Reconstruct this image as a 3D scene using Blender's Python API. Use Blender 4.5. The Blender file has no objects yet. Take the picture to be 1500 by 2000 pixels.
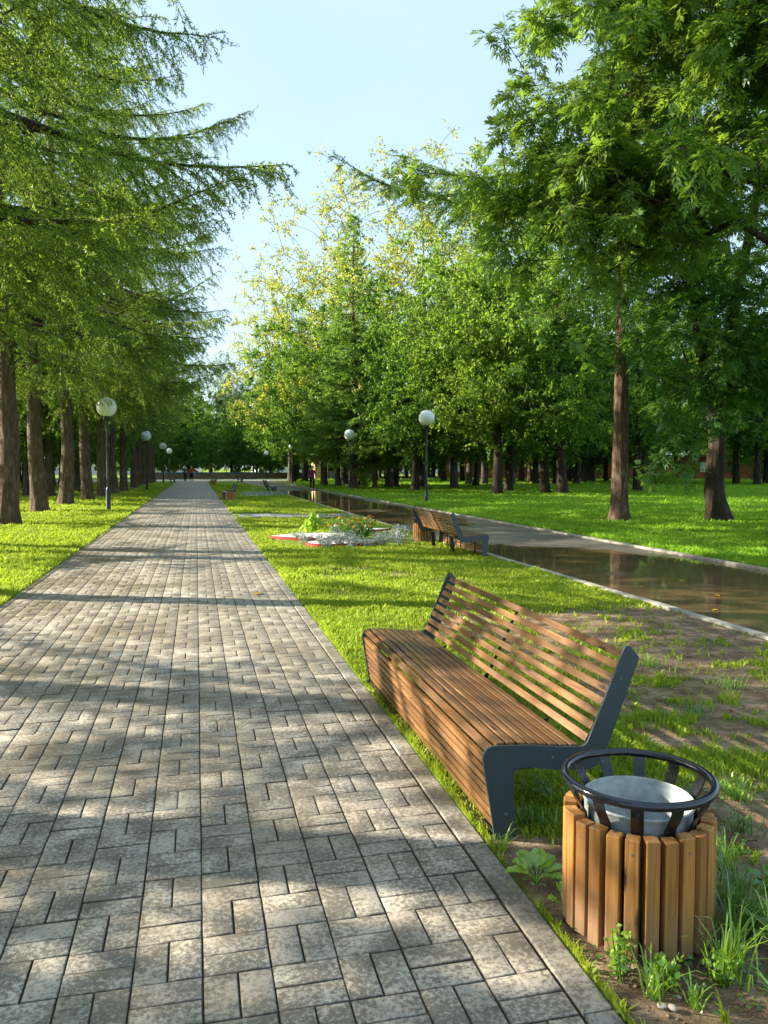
import bpy, bmesh, math, random
import numpy as np
from math import radians as R, sin, cos, pi
from mathutils import Vector, Matrix

random.seed(7)
rng = np.random.default_rng(11)
SC = bpy.context.scene
COL = SC.collection
H_EYE = 1.487
YAW, PITCH, FPX = R(13.29), R(3.18), 1550.0

# ------------------------------------------------------------------ tagging helpers
def tag(o, label=None, cat=None, group=None, kind=None):
    if label: o['label'] = label
    if cat: o['category'] = cat
    if group: o['group'] = group
    if kind: o['kind'] = kind
    return o

def empty(name, loc=(0, 0, 0), rz=0.0, label=None, cat=None, group=None):
    o = bpy.data.objects.new(name, None); COL.objects.link(o)
    o.location = loc; o.rotation_euler = (0, 0, rz); o.empty_display_size = .2
    return tag(o, label, cat, group)

def link_mesh(name, me, mat=None, parent=None):
    o = bpy.data.objects.new(name, me); COL.objects.link(o)
    if mat and not me.materials: me.materials.append(mat)
    if parent: o.parent = parent
    return o

def copy_tree(o, parent=None):
    c = o.copy(); COL.objects.link(c)
    if parent: c.parent = parent
    for ch in list(o.children): copy_tree(ch, c)
    return c

def mesh_np(name, V, F, mat=None, tint=None, smooth=False):
    V = np.ascontiguousarray(V, dtype=np.float32); F = np.ascontiguousarray(F, dtype=np.int32)
    me = bpy.data.meshes.new(name)
    k = F.shape[1]
    me.vertices.add(len(V)); me.vertices.foreach_set('co', V.ravel())
    me.loops.add(F.size); me.loops.foreach_set('vertex_index', F.ravel())
    me.polygons.add(len(F))
    me.polygons.foreach_set('loop_start', np.arange(0, F.size, k, dtype=np.int32))
    me.polygons.foreach_set('loop_total', np.full(len(F), k, dtype=np.int32))
    if smooth: me.polygons.foreach_set('use_smooth', np.ones(len(F), dtype=bool))
    if tint is not None:
        a = me.attributes.new('tint', 'FLOAT', 'POINT'); a.data.foreach_set('value', np.ascontiguousarray(tint, dtype=np.float32))
    me.update(calc_edges=True)
    if mat: me.materials.append(mat)
    return me

# ------------------------------------------------------------------ small modelling kit (python lists)
class MB:
    def __init__(s): s.v = []; s.f = []; s.t = []
    def add(s, vs, fs, t=None):
        b = len(s.v); s.v += [tuple(v) for v in vs]; s.f += [tuple(i + b for i in f) for f in fs]
        s.t += [random.random() if t is None else t] * len(vs)
    def box(s, x0, x1, y0, y1, z0, z1, M=None, bev=0.0, t=None):
        bm = bmesh.new(); bmesh.ops.create_cube(bm, size=1)
        for v in bm.verts:
            v.co = Vector(((x0 + x1) / 2 + v.co.x * (x1 - x0), (y0 + y1) / 2 + v.co.y * (y1 - y0), (z0 + z1) / 2 + v.co.z * (z1 - z0)))
        if bev: bmesh.ops.bevel(bm, geom=bm.edges[:], offset=bev, segments=2, profile=.6, affect='EDGES')
        if M is not None: bmesh.ops.transform(bm, matrix=M, verts=bm.verts)
        bm.verts.index_update()
        s.add([v.co for v in bm.verts], [[v.index for v in f.verts] for f in bm.faces], t); bm.free()
    def tube(s, pts, rads, n=8, cap=True, t=None):
        pts = [Vector(p) for p in pts]; vs = []; fs = []
        for i, p in enumerate(pts):
            a = pts[max(i - 1, 0)]; b = pts[min(i + 1, len(pts) - 1)]
            d = (b - a).normalized(); u = d.cross(Vector((0, 0, 1)))
            if u.length < .05: u = d.cross(Vector((0, 1, 0)))
            u.normalize(); w = u.cross(d)
            r = rads[i] if hasattr(rads, '__len__') else rads
            vs += [p + (u * cos(2 * pi * k / n) + w * sin(2 * pi * k / n)) * r for k in range(n)]
        for i in range(len(pts) - 1):
            for k in range(n):
                a = i * n + k; b = i * n + (k + 1) % n
                fs.append((a, b, b + n, a + n))
        if cap: fs += [tuple(range(n))[::-1], tuple(range((len(pts) - 1) * n, len(pts) * n))]
        s.add(vs, fs, t)
    def lathe(s, prof, n=32, c=(0, 0, 0), t=None, flip=False):
        vs = []; fs = []
        for r, z in prof:
            vs += [(c[0] + r * cos(2 * pi * k / n), c[1] + r * sin(2 * pi * k / n), c[2] + z) for k in range(n)]
        for i in range(len(prof) - 1):
            for k in range(n):
                a = i * n + k; b = i * n + (k + 1) % n
                fs.append((a, b, b + n, a + n))
        s.add(vs, fs, t)
    def torus(s, c, Rr, r, n=64, m=12, t=None):
        vs = []; fs = []
        for i in range(n):
            A = 2 * pi * i / n
            for k in range(m):
                B = 2 * pi * k / m
                vs.append((c[0] + (Rr + r * cos(B)) * cos(A), c[1] + (Rr + r * cos(B)) * sin(A), c[2] + r * sin(B)))
        for i in range(n):
            for k in range(m):
                fs.append((i * m + k, ((i + 1) % n) * m + k, ((i + 1) % n) * m + (k + 1) % m, i * m + (k + 1) % m))
        s.add(vs, fs, t)
    def prism(s, poly, y0, y1, t=None):           # polygon in x,z extruded along y
        n = len(poly)
        vs = [(x, y0, z) for x, z in poly] + [(x, y1, z) for x, z in poly]
        fs = [tuple(range(n))[::-1], tuple(range(n, 2 * n))] + [(i, (i + 1) % n, (i + 1) % n + n, i + n) for i in range(n)]
        s.add(vs, [f[::-1] for f in fs], t)
    def build(s, name, mat, parent=None, smooth=False, auto=False):
        me = bpy.data.meshes.new(name); me.from_pydata(s.v, [], s.f)
        a = me.attributes.new('tint', 'FLOAT', 'POINT'); a.data.foreach_set('value', np.array(s.t, dtype=np.float32))
        bm = bmesh.new(); bm.from_mesh(me); bmesh.ops.recalc_face_normals(bm, faces=bm.faces); bm.to_mesh(me); bm.free()
        if smooth or auto:
            me.polygons.foreach_set('use_smooth', np.ones(len(me.polygons), dtype=bool))
            if auto: me.set_sharp_from_angle(angle=R(35))
        me.materials.append(mat)
        return link_mesh(name, me, None, parent)

# ------------------------------------------------------------------ numeric noise
_perm = rng.random((256, 256))
def vnoise(x, y):
    xi = np.floor(x).astype(int); yi = np.floor(y).astype(int); fx = x - xi; fy = y - yi
    fx = fx * fx * (3 - 2 * fx); fy = fy * fy * (3 - 2 * fy)
    g = lambda a, b: _perm[a & 255, b & 255]
    return (g(xi, yi) * (1 - fx) + g(xi + 1, yi) * fx) * (1 - fy) + (g(xi, yi + 1) * (1 - fx) + g(xi + 1, yi + 1) * fx) * fy
def fbm(x, y, o=4):
    r = 0; a = .5; 
    for i in range(o): r = r + a * vnoise(x * 2 ** i + 17 * i, y * 2 ** i + 31 * i); a *= .5
    return r / (1 - .5 ** o)
def sst(a, b, x):
    t = np.clip((x - a) / (b - a), 0, 1); return t * t * (3 - 2 * t)

# ------------------------------------------------------------------ materials
def new_mat(name):
    m = bpy.data.materials.new(name); m.use_nodes = True
    nt = m.node_tree; nt.nodes.clear()
    return m, nt, nt.nodes, nt.links
def N(nodes, t, **kw):
    n = nodes.new(t)
    for k, v in kw.items():
        if k.startswith('i_'): n.inputs[k[2:].replace('_', ' ')].default_value = v
        else: setattr(n, k, v)
    return n
def ramp(nodes, stops, interp='LINEAR'):
    r = nodes.new('ShaderNodeValToRGB'); r.color_ramp.interpolation = interp
    e = r.color_ramp.elements
    while len(e) < len(stops): e.new(.5)
    for i, (p, c) in enumerate(stops):
        e[i].position = p; e[i].color = (c[0], c[1], c[2], 1) if hasattr(c, '__len__') else (c, c, c, 1)
    return r
def mixc(nodes, links, fac, a, b, mode='MIX'):
    m = nodes.new('ShaderNodeMix'); m.data_type = 'RGBA'; m.blend_type = mode
    for s, v in ((m.inputs[0], fac), (m.inputs[6], a), (m.inputs[7], b)):
        if hasattr(v, 'is_linked') or isinstance(v, bpy.types.NodeSocket): links.new(v, s)
        elif hasattr(v, '__len__'): s.default_value = (v[0], v[1], v[2], 1)
        else: s.default_value = v
    return m.outputs[2]
def principled(nodes, links, color=None, rough=.5, spec=.5, metal=0.0):
    p = nodes.new('ShaderNodeBsdfPrincipled'); o = nodes.new('ShaderNodeOutputMaterial')
    links.new(p.outputs[0], o.inputs[0])
    for key, v in (('Base Color', color), ('Roughness', rough), ('Specular IOR Level', spec), ('Metallic', metal)):
        if isinstance(v, bpy.types.NodeSocket): links.new(v, p.inputs[key])
        elif v is not None: p.inputs[key].default_value = (v[0], v[1], v[2], 1) if hasattr(v, '__len__') else v
    return p
def noise(nodes, links, vec=None, scale=5, detail=4, rough=.55, dist=0, dims='3D'):
    n = nodes.new('ShaderNodeTexNoise'); n.inputs['Scale'].default_value = scale; n.inputs['Detail'].default_value = detail
    n.inputs['Roughness'].default_value = rough; n.inputs['Distortion'].default_value = dist
    if vec is not None: links.new(vec, n.inputs['Vector'])
    return n.outputs[0]
def coords(nodes, links, kind='Object', scale=(1, 1, 1)):
    tc = nodes.new('ShaderNodeTexCoord'); mp = nodes.new('ShaderNodeMapping'); mp.inputs['Scale'].default_value = scale
    links.new(tc.outputs[kind], mp.inputs[0]); return mp.outputs[0]
def attr(nodes, name='tint'):
    a = nodes.new('ShaderNodeAttribute'); a.attribute_name = name; return a.outputs['Fac']
def bump(nodes, links, h, strength=.3, dist=.01, prev=None):
    b = nodes.new('ShaderNodeBump'); b.inputs['Strength'].default_value = strength; b.inputs['Distance'].default_value = dist
    links.new(h, b.inputs['Height'])
    if prev: links.new(prev, b.inputs['Normal'])
    return b.outputs[0]

def leaf_mat(name, dark, light, trans, tw=.45, gloss=.06, rough=.45, objvar=.25):
    m, nt, nd, ln = new_mat(name)
    t = attr(nd)
    oi = nd.new('ShaderNodeObjectInfo')
    r = ramp(nd, [(0, dark), (.75, light), (1, [min(1, c * 1.5) for c in light])]); ln.new(t, r.inputs[0])
    hsv = nd.new('ShaderNodeHueSaturation')
    mr = nd.new('ShaderNodeMapRange'); ln.new(oi.outputs['Random'], mr.inputs[0]); mr.inputs[3].default_value = 1 - objvar; mr.inputs[4].default_value = 1 + objvar
    ln.new(mr.outputs[0], hsv.inputs['Value']); ln.new(r.outputs[0], hsv.inputs['Color'])
    d = nd.new('ShaderNodeBsdfDiffuse'); ln.new(hsv.outputs[0], d.inputs[0])
    tr = nd.new('ShaderNodeBsdfTranslucent')
    tc = mixc(nd, ln, t, [c * .7 for c in trans], trans); ln.new(tc, tr.inputs[0])
    g = nd.new('ShaderNodeBsdfGlossy'); g.inputs['Roughness'].default_value = rough; g.inputs[0].default_value = (.8, .9, .8, 1)
    m1 = nd.new('ShaderNodeMixShader'); m1.inputs[0].default_value = tw; ln.new(d.outputs[0], m1.inputs[1]); ln.new(tr.outputs[0], m1.inputs[2])
    m2 = nd.new('ShaderNodeMixShader'); m2.inputs[0].default_value = gloss; ln.new(m1.outputs[0], m2.inputs[1]); ln.new(g.outputs[0], m2.inputs[2])
    o = nd.new('ShaderNodeOutputMaterial'); ln.new(m2.outputs[0], o.inputs[0])
    return m

def bark_mat(name, c0, c1, c2, sx=9, sz=1.6, strength=.8):
    m, nt, nd, ln = new_mat(name)
    v = coords(nd, ln, 'Object', (sx, sx, sz))
    n1 = noise(nd, ln, v, 1.0, 6, .65, .4); v2 = coords(nd, ln, 'Object', (1, 1, 1)); n2 = noise(nd, ln, v2, 1.3, 3)
    r = ramp(nd, [(.3, c0), (.5, c1), (.72, c2)]); ln.new(n1, r.inputs[0])
    c = mixc(nd, ln, n2, r.outputs[0], [x * .55 for x in c1], 'MIX')
    p = principled(nd, ln, c, .9, .2); ln.new(bump(nd, ln, n1, 1.0 if strength > .5 else .3, .11), p.inputs['Normal'])
    return m

def wood_mat(name, axis, c0, c1, c2):
    m, nt, nd, ln = new_mat(name)
    sc = [34, 34, 34]; sc[axis] = 1.8
    t = attr(nd)
    tc = nd.new('ShaderNodeTexCoord'); ad = nd.new('ShaderNodeVectorMath'); ad.operation = 'ADD'
    cb = nd.new('ShaderNodeCombineXYZ'); mu = nd.new('ShaderNodeMath'); mu.operation = 'MULTIPLY'; mu.inputs[1].default_value = 37
    ln.new(t, mu.inputs[0])
    for i in range(3): ln.new(mu.outputs[0], cb.inputs[i])
    ln.new(tc.outputs['Object'], ad.inputs[0]); ln.new(cb.outputs[0], ad.inputs[1])
    mp = nd.new('ShaderNodeMapping'); mp.inputs['Scale'].default_value = sc; ln.new(ad.outputs[0], mp.inputs[0])
    n1 = noise(nd, ln, mp.outputs[0], 1.0, 5, .6, 1.2)
    r = ramp(nd, [(.25, c0), (.5, c1), (.78, c2)]); ln.new(n1, r.inputs[0])
    # knots
    mk = nd.new('ShaderNodeMapping'); s2 = [14, 14, 14]; s2[axis] = 3.2; mk.inputs['Scale'].default_value = s2; ln.new(ad.outputs[0], mk.inputs[0])
    vo = nd.new('ShaderNodeTexVoronoi'); ln.new(mk.outputs[0], vo.inputs['Vector']); vo.inputs['Scale'].default_value = 1
    kr = ramp(nd, [(.07, 0.0), (.16, 1.0)]); ln.new(vo.outputs['Distance'], kr.inputs[0])
    c = mixc(nd, ln, kr.outputs[0], [x * .35 for x in c0], r.outputs[0])
    hs = nd.new('ShaderNodeHueSaturation'); mr = nd.new('ShaderNodeMapRange'); ln.new(t, mr.inputs[0]); mr.inputs[3].default_value = .65; mr.inputs[4].default_value = 1.25
    ln.new(mr.outputs[0], hs.inputs['Value']); ln.new(c, hs.inputs['Color'])
    colr = hs.outputs[0]
    if axis == 2:
        sx = nd.new('ShaderNodeSeparateXYZ'); ln.new(tc.outputs['Object'], sx.inputs[0]); fn = noise(nd, ln, tc.outputs['Object'], 55, 5, .7)
        mz = nd.new('ShaderNodeMath'); mz.operation = 'MULTIPLY_ADD'; ln.new(fn, mz.inputs[0]); mz.inputs[1].default_value = .26; ln.new(sx.outputs[2], mz.inputs[2])
        sr = ramp(nd, [(.14, .75), (.34, 0.0)]); ln.new(mz.outputs[0], sr.inputs[0]); colr = mixc(nd, ln, sr.outputs[0], colr, (.24, .17, .12))
    big = noise(nd, ln, ad.outputs[0], 2.5, 3); rr = ramp(nd, [(.35, .28), (.65, .55)]); ln.new(big, rr.inputs[0])
    p = principled(nd, ln, colr, rr.outputs[0], .5)
    ln.new(bump(nd, ln, n1, .25, .003), p.inputs['Normal'])
    return m

def metal_paint(name, c, rough=.4, spec=.5, spots=0.0):
    m, nt, nd, ln = new_mat(name)
    v = coords(nd, ln, 'Object', (1, 1, 1)); n = noise(nd, ln, v, 45, 4); n2 = noise(nd, ln, v, 4, 3)
    r = ramp(nd, [(.3, [x * .85 for x in c]), (.7, [x * 1.12 for x in c])]); ln.new(n2, r.inputs[0])
    col = r.outputs[0]
    if spots:
        sp = ramp(nd, [(.66, 0.0), (.72, spots)]); ln.new(n, sp.inputs[0]); col = mixc(nd, ln, sp.outputs[0], col, (.35, .36, .36))
    rr = ramp(nd, [(.3, rough * .8), (.7, min(1, rough * 1.3))]); ln.new(n, rr.inputs[0])
    p = principled(nd, ln, col, rr.outputs[0], spec); ln.new(bump(nd, ln, n, .06, .002), p.inputs['Normal'])
    return m

def plain(name, c, rough=.6, spec=.3, var=.15, scale=6):
    m, nt, nd, ln = new_mat(name)
    v = coords(nd, ln, 'Object'); n = noise(nd, ln, v, scale, 4)
    r = ramp(nd, [(.3, [x * (1 - var) for x in c]), (.7, [min(1, x * (1 + var)) for x in c])]); ln.new(n, r.inputs[0])
    principled(nd, ln, r.outputs[0], rough, spec)
    return m

M = {}
M['larch'] = leaf_mat('larch_needles', (.045, .10, .014), (.11, .20, .022), (.33, .52, .045), .42, .03)
M['larch_pale'] = leaf_mat('larch_needles_pale', (.06, .12, .016), (.14, .24, .025), (.42, .60, .055), .45, .03)
M['spruce'] = leaf_mat('conifer_needles', (.06, .125, .025), (.14, .26, .045), (.36, .58, .07), .42, .03)
M['ash'] = leaf_mat('ash_leaves', (.04, .10, .022), (.075, .18, .035), (.26, .5, .04), .42, .06, .5)
M['ash_bright'] = leaf_mat('ash_leaves_bright', (.055, .125, .02), (.12, .25, .03), (.38, .6, .05), .45, .05, .5)
M['maple'] = leaf_mat('broad_leaves', (.035, .09, .014), (.08, .18, .025), (.28, .5, .03), .43, .025)
M['mid'] = leaf_mat('mixed_leaves', (.055, .12, .016), (.12, .22, .025), (.4, .6, .05), .45, .02)
M['yellow'] = leaf_mat('yellowing_leaves', (.14, .21, .025), (.29, .37, .05), (.7, .75, .08), .5, .04)
M['birch'] = leaf_mat('birch_leaves', (.05, .1, .03), (.1, .17, .05), (.25, .42, .08), .42, .05)
M['bark_larch'] = bark_mat('larch_bark', (.03, .02, .014), (.17, .115, .08), (.38, .30, .23), 13, 2.6)
M['bark_red'] = bark_mat('reddish_bark', (.03, .017, .012), (.19, .12, .08), (.52, .43, .35), 15, 3.0)
M['bark_dark'] = bark_mat('dark_bark', (.018, .014, .01), (.06, .045, .032), (.13, .1, .075), 10, 1.8)
M['bark_grey'] = bark_mat('grey_bark', (.04, .035, .028), (.12, .1, .08), (.26, .23, .19), 10, 2)
M['bark_birch'] = bark_mat('birch_bark', (.05, .045, .04), (.6, .58, .54), (.75, .74, .7), 3, 9, .2)
M['wood'] = wood_mat('bench_wood', 1, (.08, .034, .013), (.215, .105, .04), (.34, .19, .08))
M['wood_bin'] = wood_mat('bin_wood', 2, (.18, .07, .015), (.42, .19, .05), (.55, .29, .09))
M['steel'] = metal_paint('grey_blue_steel', (.05, .072, .088), .38, .5, .0)
M['black'] = metal_paint('black_paint', (.008, .009, .012), .22, .6, .25)
M['blackring'] = metal_paint('glossy_black_paint', (.006, .007, .018), .12, .8)
M['fence_grey'] = plain('screw_steel', (.16, .15, .14), .4, .5)
M['zinc'] = plain('galvanised_zinc', (.34, .39, .41), .42, .6, .25, 30)
M['pole'] = metal_paint('lamp_post_paint', (.012, .014, .014), .35, .5)
M['globe'] = plain('opal_globe', (.86, .87, .88), .25, .5, .02)
M['concrete'] = plain('kerb_concrete', (.34, .32, .28), .85, .2, .3, 9)
M['stone'] = plain('pale_pebble', (.38, .33, .3), .8, .3, .25, 40)

# paving blocks
def paver_mat(name='paving_blocks', light=(.52, .468, .385)):
    m, nt, nd, ln = new_mat(name)
    t = attr(nd); v = coords(nd, ln, 'Object')
    n1 = noise(nd, ln, v, 60, 8, .75); n2 = noise(nd, ln, v, 5.5, 4, .6); n3 = noise(nd, ln, v, 260, 3, .7); n4 = noise(nd, ln, v, .9, 3)
    # threshold speckle: amount follows tint and the larger noise
    ad = N(nd, 'ShaderNodeMath', operation='MULTIPLY_ADD'); ln.new(t, ad.inputs[0]); ad.inputs[1].default_value = .07; ln.new(n1, ad.inputs[2])
    ad2 = N(nd, 'ShaderNodeMath', operation='MULTIPLY_ADD'); ln.new(n2, ad2.inputs[0]); ad2.inputs[1].default_value = .55; ln.new(ad.outputs[0], ad2.inputs[2])
    sp = ramp(nd, [(.71, 0.0), (.87, .82)]); ln.new(ad2.outputs[0], sp.inputs[0])
    base = ramp(nd, [(0, [light[0] * .74, light[1] * .74, light[2] * .76]), (.5, [c * .95 for c in light]), (1, [c * 1.15 for c in light])]); ln.new(t, base.inputs[0])
    g = mixc(nd, ln, n3, [.6, .6, .6], [1.35, 1.35, 1.35]); base2 = mixc(nd, ln, .55, base.outputs[0], g, 'MULTIPLY')
    br = ramp(nd, [(.42, 0.0), (.62, .75)]); ln.new(n4, br.inputs[0])
    warm = mixc(nd, ln, br.outputs[0], base2, (.27, .22, .15), 'MIX')
    col = mixc(nd, ln, attr(nd, 'grime'), mixc(nd, ln, sp.outputs[0], warm, (.095, .08, .06)), (.04, .033, .024))
    rr = ramp(nd, [(.4, .75), (.62, .42)]); ln.new(n4, rr.inputs[0])
    p = principled(nd, ln, col, rr.outputs[0], .4)
    ln.new(bump(nd, ln, n3, .35, .0015, bump(nd, ln, n1, .25, .003)), p.inputs['Normal'])
    return m
M['paver'] = paver_mat()
M['joint'] = plain('joint_sand', (.055, .045, .032), .95, .1, .4, 60)

def asphalt_mat():
    m, nt, nd, ln = new_mat('wet_asphalt')
    v = coords(nd, ln, 'Object'); n1 = noise(nd, ln, v, 130, 4, .7); n2 = noise(nd, ln, v, .55, 4, .55, .3)
    w = attr(nd, 'wet')
    a = N(nd, 'ShaderNodeMath', operation='MULTIPLY_ADD'); ln.new(n2, a.inputs[0]); a.inputs[1].default_value = .9; ln.new(w, a.inputs[2])
    wet = ramp(nd, [(.78, 0.0), (.90, 1.0)]); ln.new(a.outputs[0], wet.inputs[0])
    dry = mixc(nd, ln, n1, (.075, .062, .052), (.18, .152, .128))
    col = mixc(nd, ln, wet.outputs[0], dry, (.15, .10, .052))
    ro = N(nd, 'ShaderNodeMapRange'); ln.new(wet.outputs[0], ro.inputs[0]); ro.inputs[3].default_value = .38; ro.inputs[4].default_value = .05
    p = principled(nd, ln, col, ro.outputs[0], .5)
    st = N(nd, 'ShaderNodeMapRange'); ln.new(wet.outputs[0], st.inputs[0]); st.inputs[3].default_value = .5; st.inputs[4].default_value = 0.0
    b = nd.new('ShaderNodeBump'); b.inputs['Distance'].default_value = .004; ln.new(st.outputs[0], b.inputs['Strength']); ln.new(n1, b.inputs['Height'])
    ln.new(b.outputs[0], p.inputs['Normal'])
    return m
M['asphalt'] = asphalt_mat()

def ground_mat():
    m, nt, nd, ln = new_mat('lawn_soil')
    v = coords(nd, ln, 'Object'); n1 = noise(nd, ln, v, 30, 6, .7); n2 = noise(nd, ln, v, .7, 4); n3 = noise(nd, ln, v, 6, 5, .65)
    dirt = attr(nd, 'dirt')
    soil = ramp(nd, [(.3, (.10, .06, .036)), (.48, (.22, .145, .092)), (.66, (.38, .27, .18))]); ln.new(n3, soil.inputs[0])
    soil2 = mixc(nd, ln, .6, soil.outputs[0], mixc(nd, ln, n1, (.4, .4, .4), (1.5, 1.5, 1.5)), 'MULTIPLY')
    gr = ramp(nd, [(.3, (.08, .14, .014)), (.5, (.16, .25, .02)), (.72, (.27, .34, .04))]); ln.new(n3, gr.inputs[0])
    gr2 = mixc(nd, ln, .5, gr.outputs[0], mixc(nd, ln, n1, (.5, .5, .5), (1.5, 1.5, 1.4)), 'MULTIPLY')
    col = mixc(nd, ln, dirt, gr2, soil2)
    p = principled(nd, ln, col, .9, .15)
    ln.new(bump(nd, ln, n1, .9, .02, bump(nd, ln, n3, .5, .05)), p.inputs['Normal'])
    return m
M['ground'] = ground_mat()
M['grass'] = leaf_mat('grass_blades', (.15, .24, .012), (.34, .44, .035), (.49, .62, .05), .4, .02, .5, 0)
M['grass_right'] = leaf_mat('grass_blades_lush', (.10, .22, .012), (.22, .40, .025), (.42, .68, .04), .42, .02, .5, 0)
M['weed'] = leaf_mat('weed_leaves', (.18, .34, .03), (.32, .52, .06), (.6, .85, .08), .35, .08, .35, 0)
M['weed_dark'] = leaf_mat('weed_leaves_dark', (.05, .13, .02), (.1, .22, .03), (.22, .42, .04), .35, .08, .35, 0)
M['silver'] = leaf_mat('silver_leaves', (.30, .34, .32), (.52, .56, .54), (.3, .34, .3), .2, .03, .6, 0)
M['orange'] = leaf_mat('orange_petals', (.7, .22, .01), (.85, .4, .02), (.8, .4, .02), .3, .03, .6, 0)

# ------------------------------------------------------------------ camera, sun and sky
cam = bpy.data.cameras.new('camera'); co = bpy.data.objects.new('camera', cam); COL.objects.link(co)
co.location = (0, 0, H_EYE); co.rotation_euler = (R(90) - PITCH, 0, -YAW)
cam.sensor_fit = 'VERTICAL'; cam.sensor_height = 36; cam.lens = FPX / 2000 * 36; cam.clip_end = 3000; cam.clip_start = .05
SC.camera = co
SUN_EL, SUN_TRAVEL = R(23), R(-22)      # travel heading, measured from +X
sd = Vector((cos(SUN_TRAVEL) * cos(SUN_EL), sin(SUN_TRAVEL) * cos(SUN_EL), -sin(SUN_EL)))
sun = bpy.data.lights.new('sun', 'SUN'); sun.energy = 5.0; sun.angle = R(.5); sun.color = (1, .90, .73)
so = bpy.data.objects.new('sun', sun); COL.objects.link(so); so.rotation_euler = sd.to_track_quat('-Z', 'Y').to_euler(); so.location = (-20, 10, 30)
W = bpy.data.worlds.new('World'); SC.world = W; W.use_nodes = True
nt = W.node_tree; nd = nt.nodes; ln = nt.links; nd.clear()
sky = nd.new('ShaderNodeTexSky'); sky.sky_type = 'NISHITA'; sky.sun_disc = False
sky.sun_elevation = SUN_EL; to_sun = -sd; sky.sun_rotation = math.atan2(to_sun.x, to_sun.y); sky.air_density = 1.0; sky.dust_density = 1.6; sky.ozone_density = 1.2
tc = nd.new('ShaderNodeTexCoord'); mp = nd.new('ShaderNodeMapping'); mp.inputs['Scale'].default_value = (1.0, 1.0, 2.6); ln.new(tc.outputs['Generated'], mp.inputs[0])
nz = noise(nd, ln, mp.outputs[0], 2.2, 6, .55, .4); cr = ramp(nd, [(.38, 0.5), (.72, .85)]); ln.new(nz, cr.inputs[0])
cc = mixc(nd, ln, cr.outputs[0], sky.outputs[0], (2.1, 2.8, 3.3))
bg = nd.new('ShaderNodeBackground'); ln.new(cc, bg.inputs[0]); bg.inputs[1].default_value = .115
ow = nd.new('ShaderNodeOutputWorld'); ln.new(bg.outputs[0], ow.inputs[0])
SC.view_settings.view_transform = 'Standard'; SC.view_settings.look = 'None'; SC.view_settings.gamma = 1; SC.view_settings.exposure = 1.7
cy = SC.cycles; cy.max_bounces = 7; cy.diffuse_bounces = 3; cy.glossy_bounces = 3; cy.transmission_bounces = 4; cy.transparent_max_bounces = 4
cy.caustics_reflective = False; cy.caustics_refractive = False; cy.sample_clamp_indirect = 6; cy.use_denoising = True

# ------------------------------------------------------------------ ground
KX0, KX1 = 1.03, 1.10        # right kerb of the paved path
LX = -2.0                    # left edge of the blocks
AX0, AX1 = 4.88, 8.02        # asphalt
PATH_END = 93.0
def dirt_at(x, y):
    n = fbm(x * 1.3 + 5, y * 1.3 + 9); n2 = fbm(x * 4.1, y * 4.1)
    d = sst(2.0, 2.5, x + (n - .5) * 1.2) * sst(8.6, 7.0, y + (n - .5) * 2.0 + (x - 3.6) * .1) * sst(3.1, 3.7, y + (n - .5))
    d = np.minimum(1, d * 1.15) * (1 - .6 * sst(.56, .86, n2) - .25 * sst(.45, .8, fbm(x * 11, y * 11)))
    d2 = sst(1.08, 1.14, x) * sst(3.5, 2.9, y + (n - .5)) * (1 - .85 * sst(.56, .68, n2))
    d3 = sst(1.0, 1.3, x) * sst(5.0, 4.9, x) * sst(30, 8, y) * sst(.54, .74, fbm(x * .9 + 40, y * 1.6)) * .8
    d4 = (x < -2.0) * sst(.62, .8, fbm(x * .5 + 80, y * .5)) * .5
    d5 = sst(10, 14, y) * sst(.35, .0, np.abs(x - 4.75)) * .3
    for tx, ty in ((11.49, 20.0), (14.2, 19.4), (-4.82, 22.43), (-5.16, 28.7)):
        d4 = np.maximum(d4, sst(1.1, .5, np.hypot(x - tx, y - ty)) * .8)
    inside = (x > KX1) & (x < AX0)
    d = np.where(inside, np.maximum(np.maximum(d, d2), d3 + d5), d4)
    return np.clip(d, 0, 1)
def ground_z(x, y):
    base = (fbm(x * .8, y * .8) - .5) * .03 + (fbm(x * 6, y * 6) - .5) * .012 * sst(25, 8, np.hypot(x, y))
    z = base
    z = np.where((x > LX - .07) & (x < KX1) & (y < PATH_END + 1), -.09, z)
    z = np.where((x > AX0 - .1) & (x < AX1 + .1), -.09, z)
    z = np.where((y > PATH_END) & (y < PATH_END + 14) & (x > -30) & (x < 40), -.09, z)
    return z
def axis_pts(lo, hi, fine_lo, fine_hi, step, grow=1.16):
    a = list(np.arange(fine_lo, fine_hi, step)); s = step
    x = a[-1]
    while x < hi: s *= grow; x += s; a.append(min(x, hi))
    s = step; x = fine_lo; b = []
    while x > lo: s *= grow; x -= s; b.append(max(x, lo))
    return np.array(b[::-1] + a)
gx = axis_pts(-600, 700, -3, 8.6, .06); gx = np.unique(np.sort(np.concatenate([gx, [LX - .071, LX - .069, KX1 - .002, KX1 + .001, AX0 - .101, AX0 - .099, AX1 + .099, AX1 + .101]])))
gy = axis_pts(-60, 1500, 1.2, 10, .06, 1.035); gy = np.unique(np.sort(np.concatenate([gy, [PATH_END, PATH_END + .01, PATH_END + 14, PATH_END + 14.01]])))
X, Y = np.meshgrid(gx, gy); nx, ny = len(gx), len(gy)
Z = ground_z(X, Y); V = np.stack([X, Y, Z], -1).reshape(-1, 3)
i = np.arange(nx - 1)[None, :] + nx * np.arange(ny - 1)[:, None]; i = i.ravel()
me = mesh_np('ground', V, np.stack([i, i + 1, i + 1 + nx, i + nx], 1), M['ground'], smooth=True)
a = me.attributes.new('dirt', 'FLOAT', 'POINT'); a.data.foreach_set('value', dirt_at(X, Y).ravel().astype(np.float32))
tag(link_mesh('ground', me), kind='structure')

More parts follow.
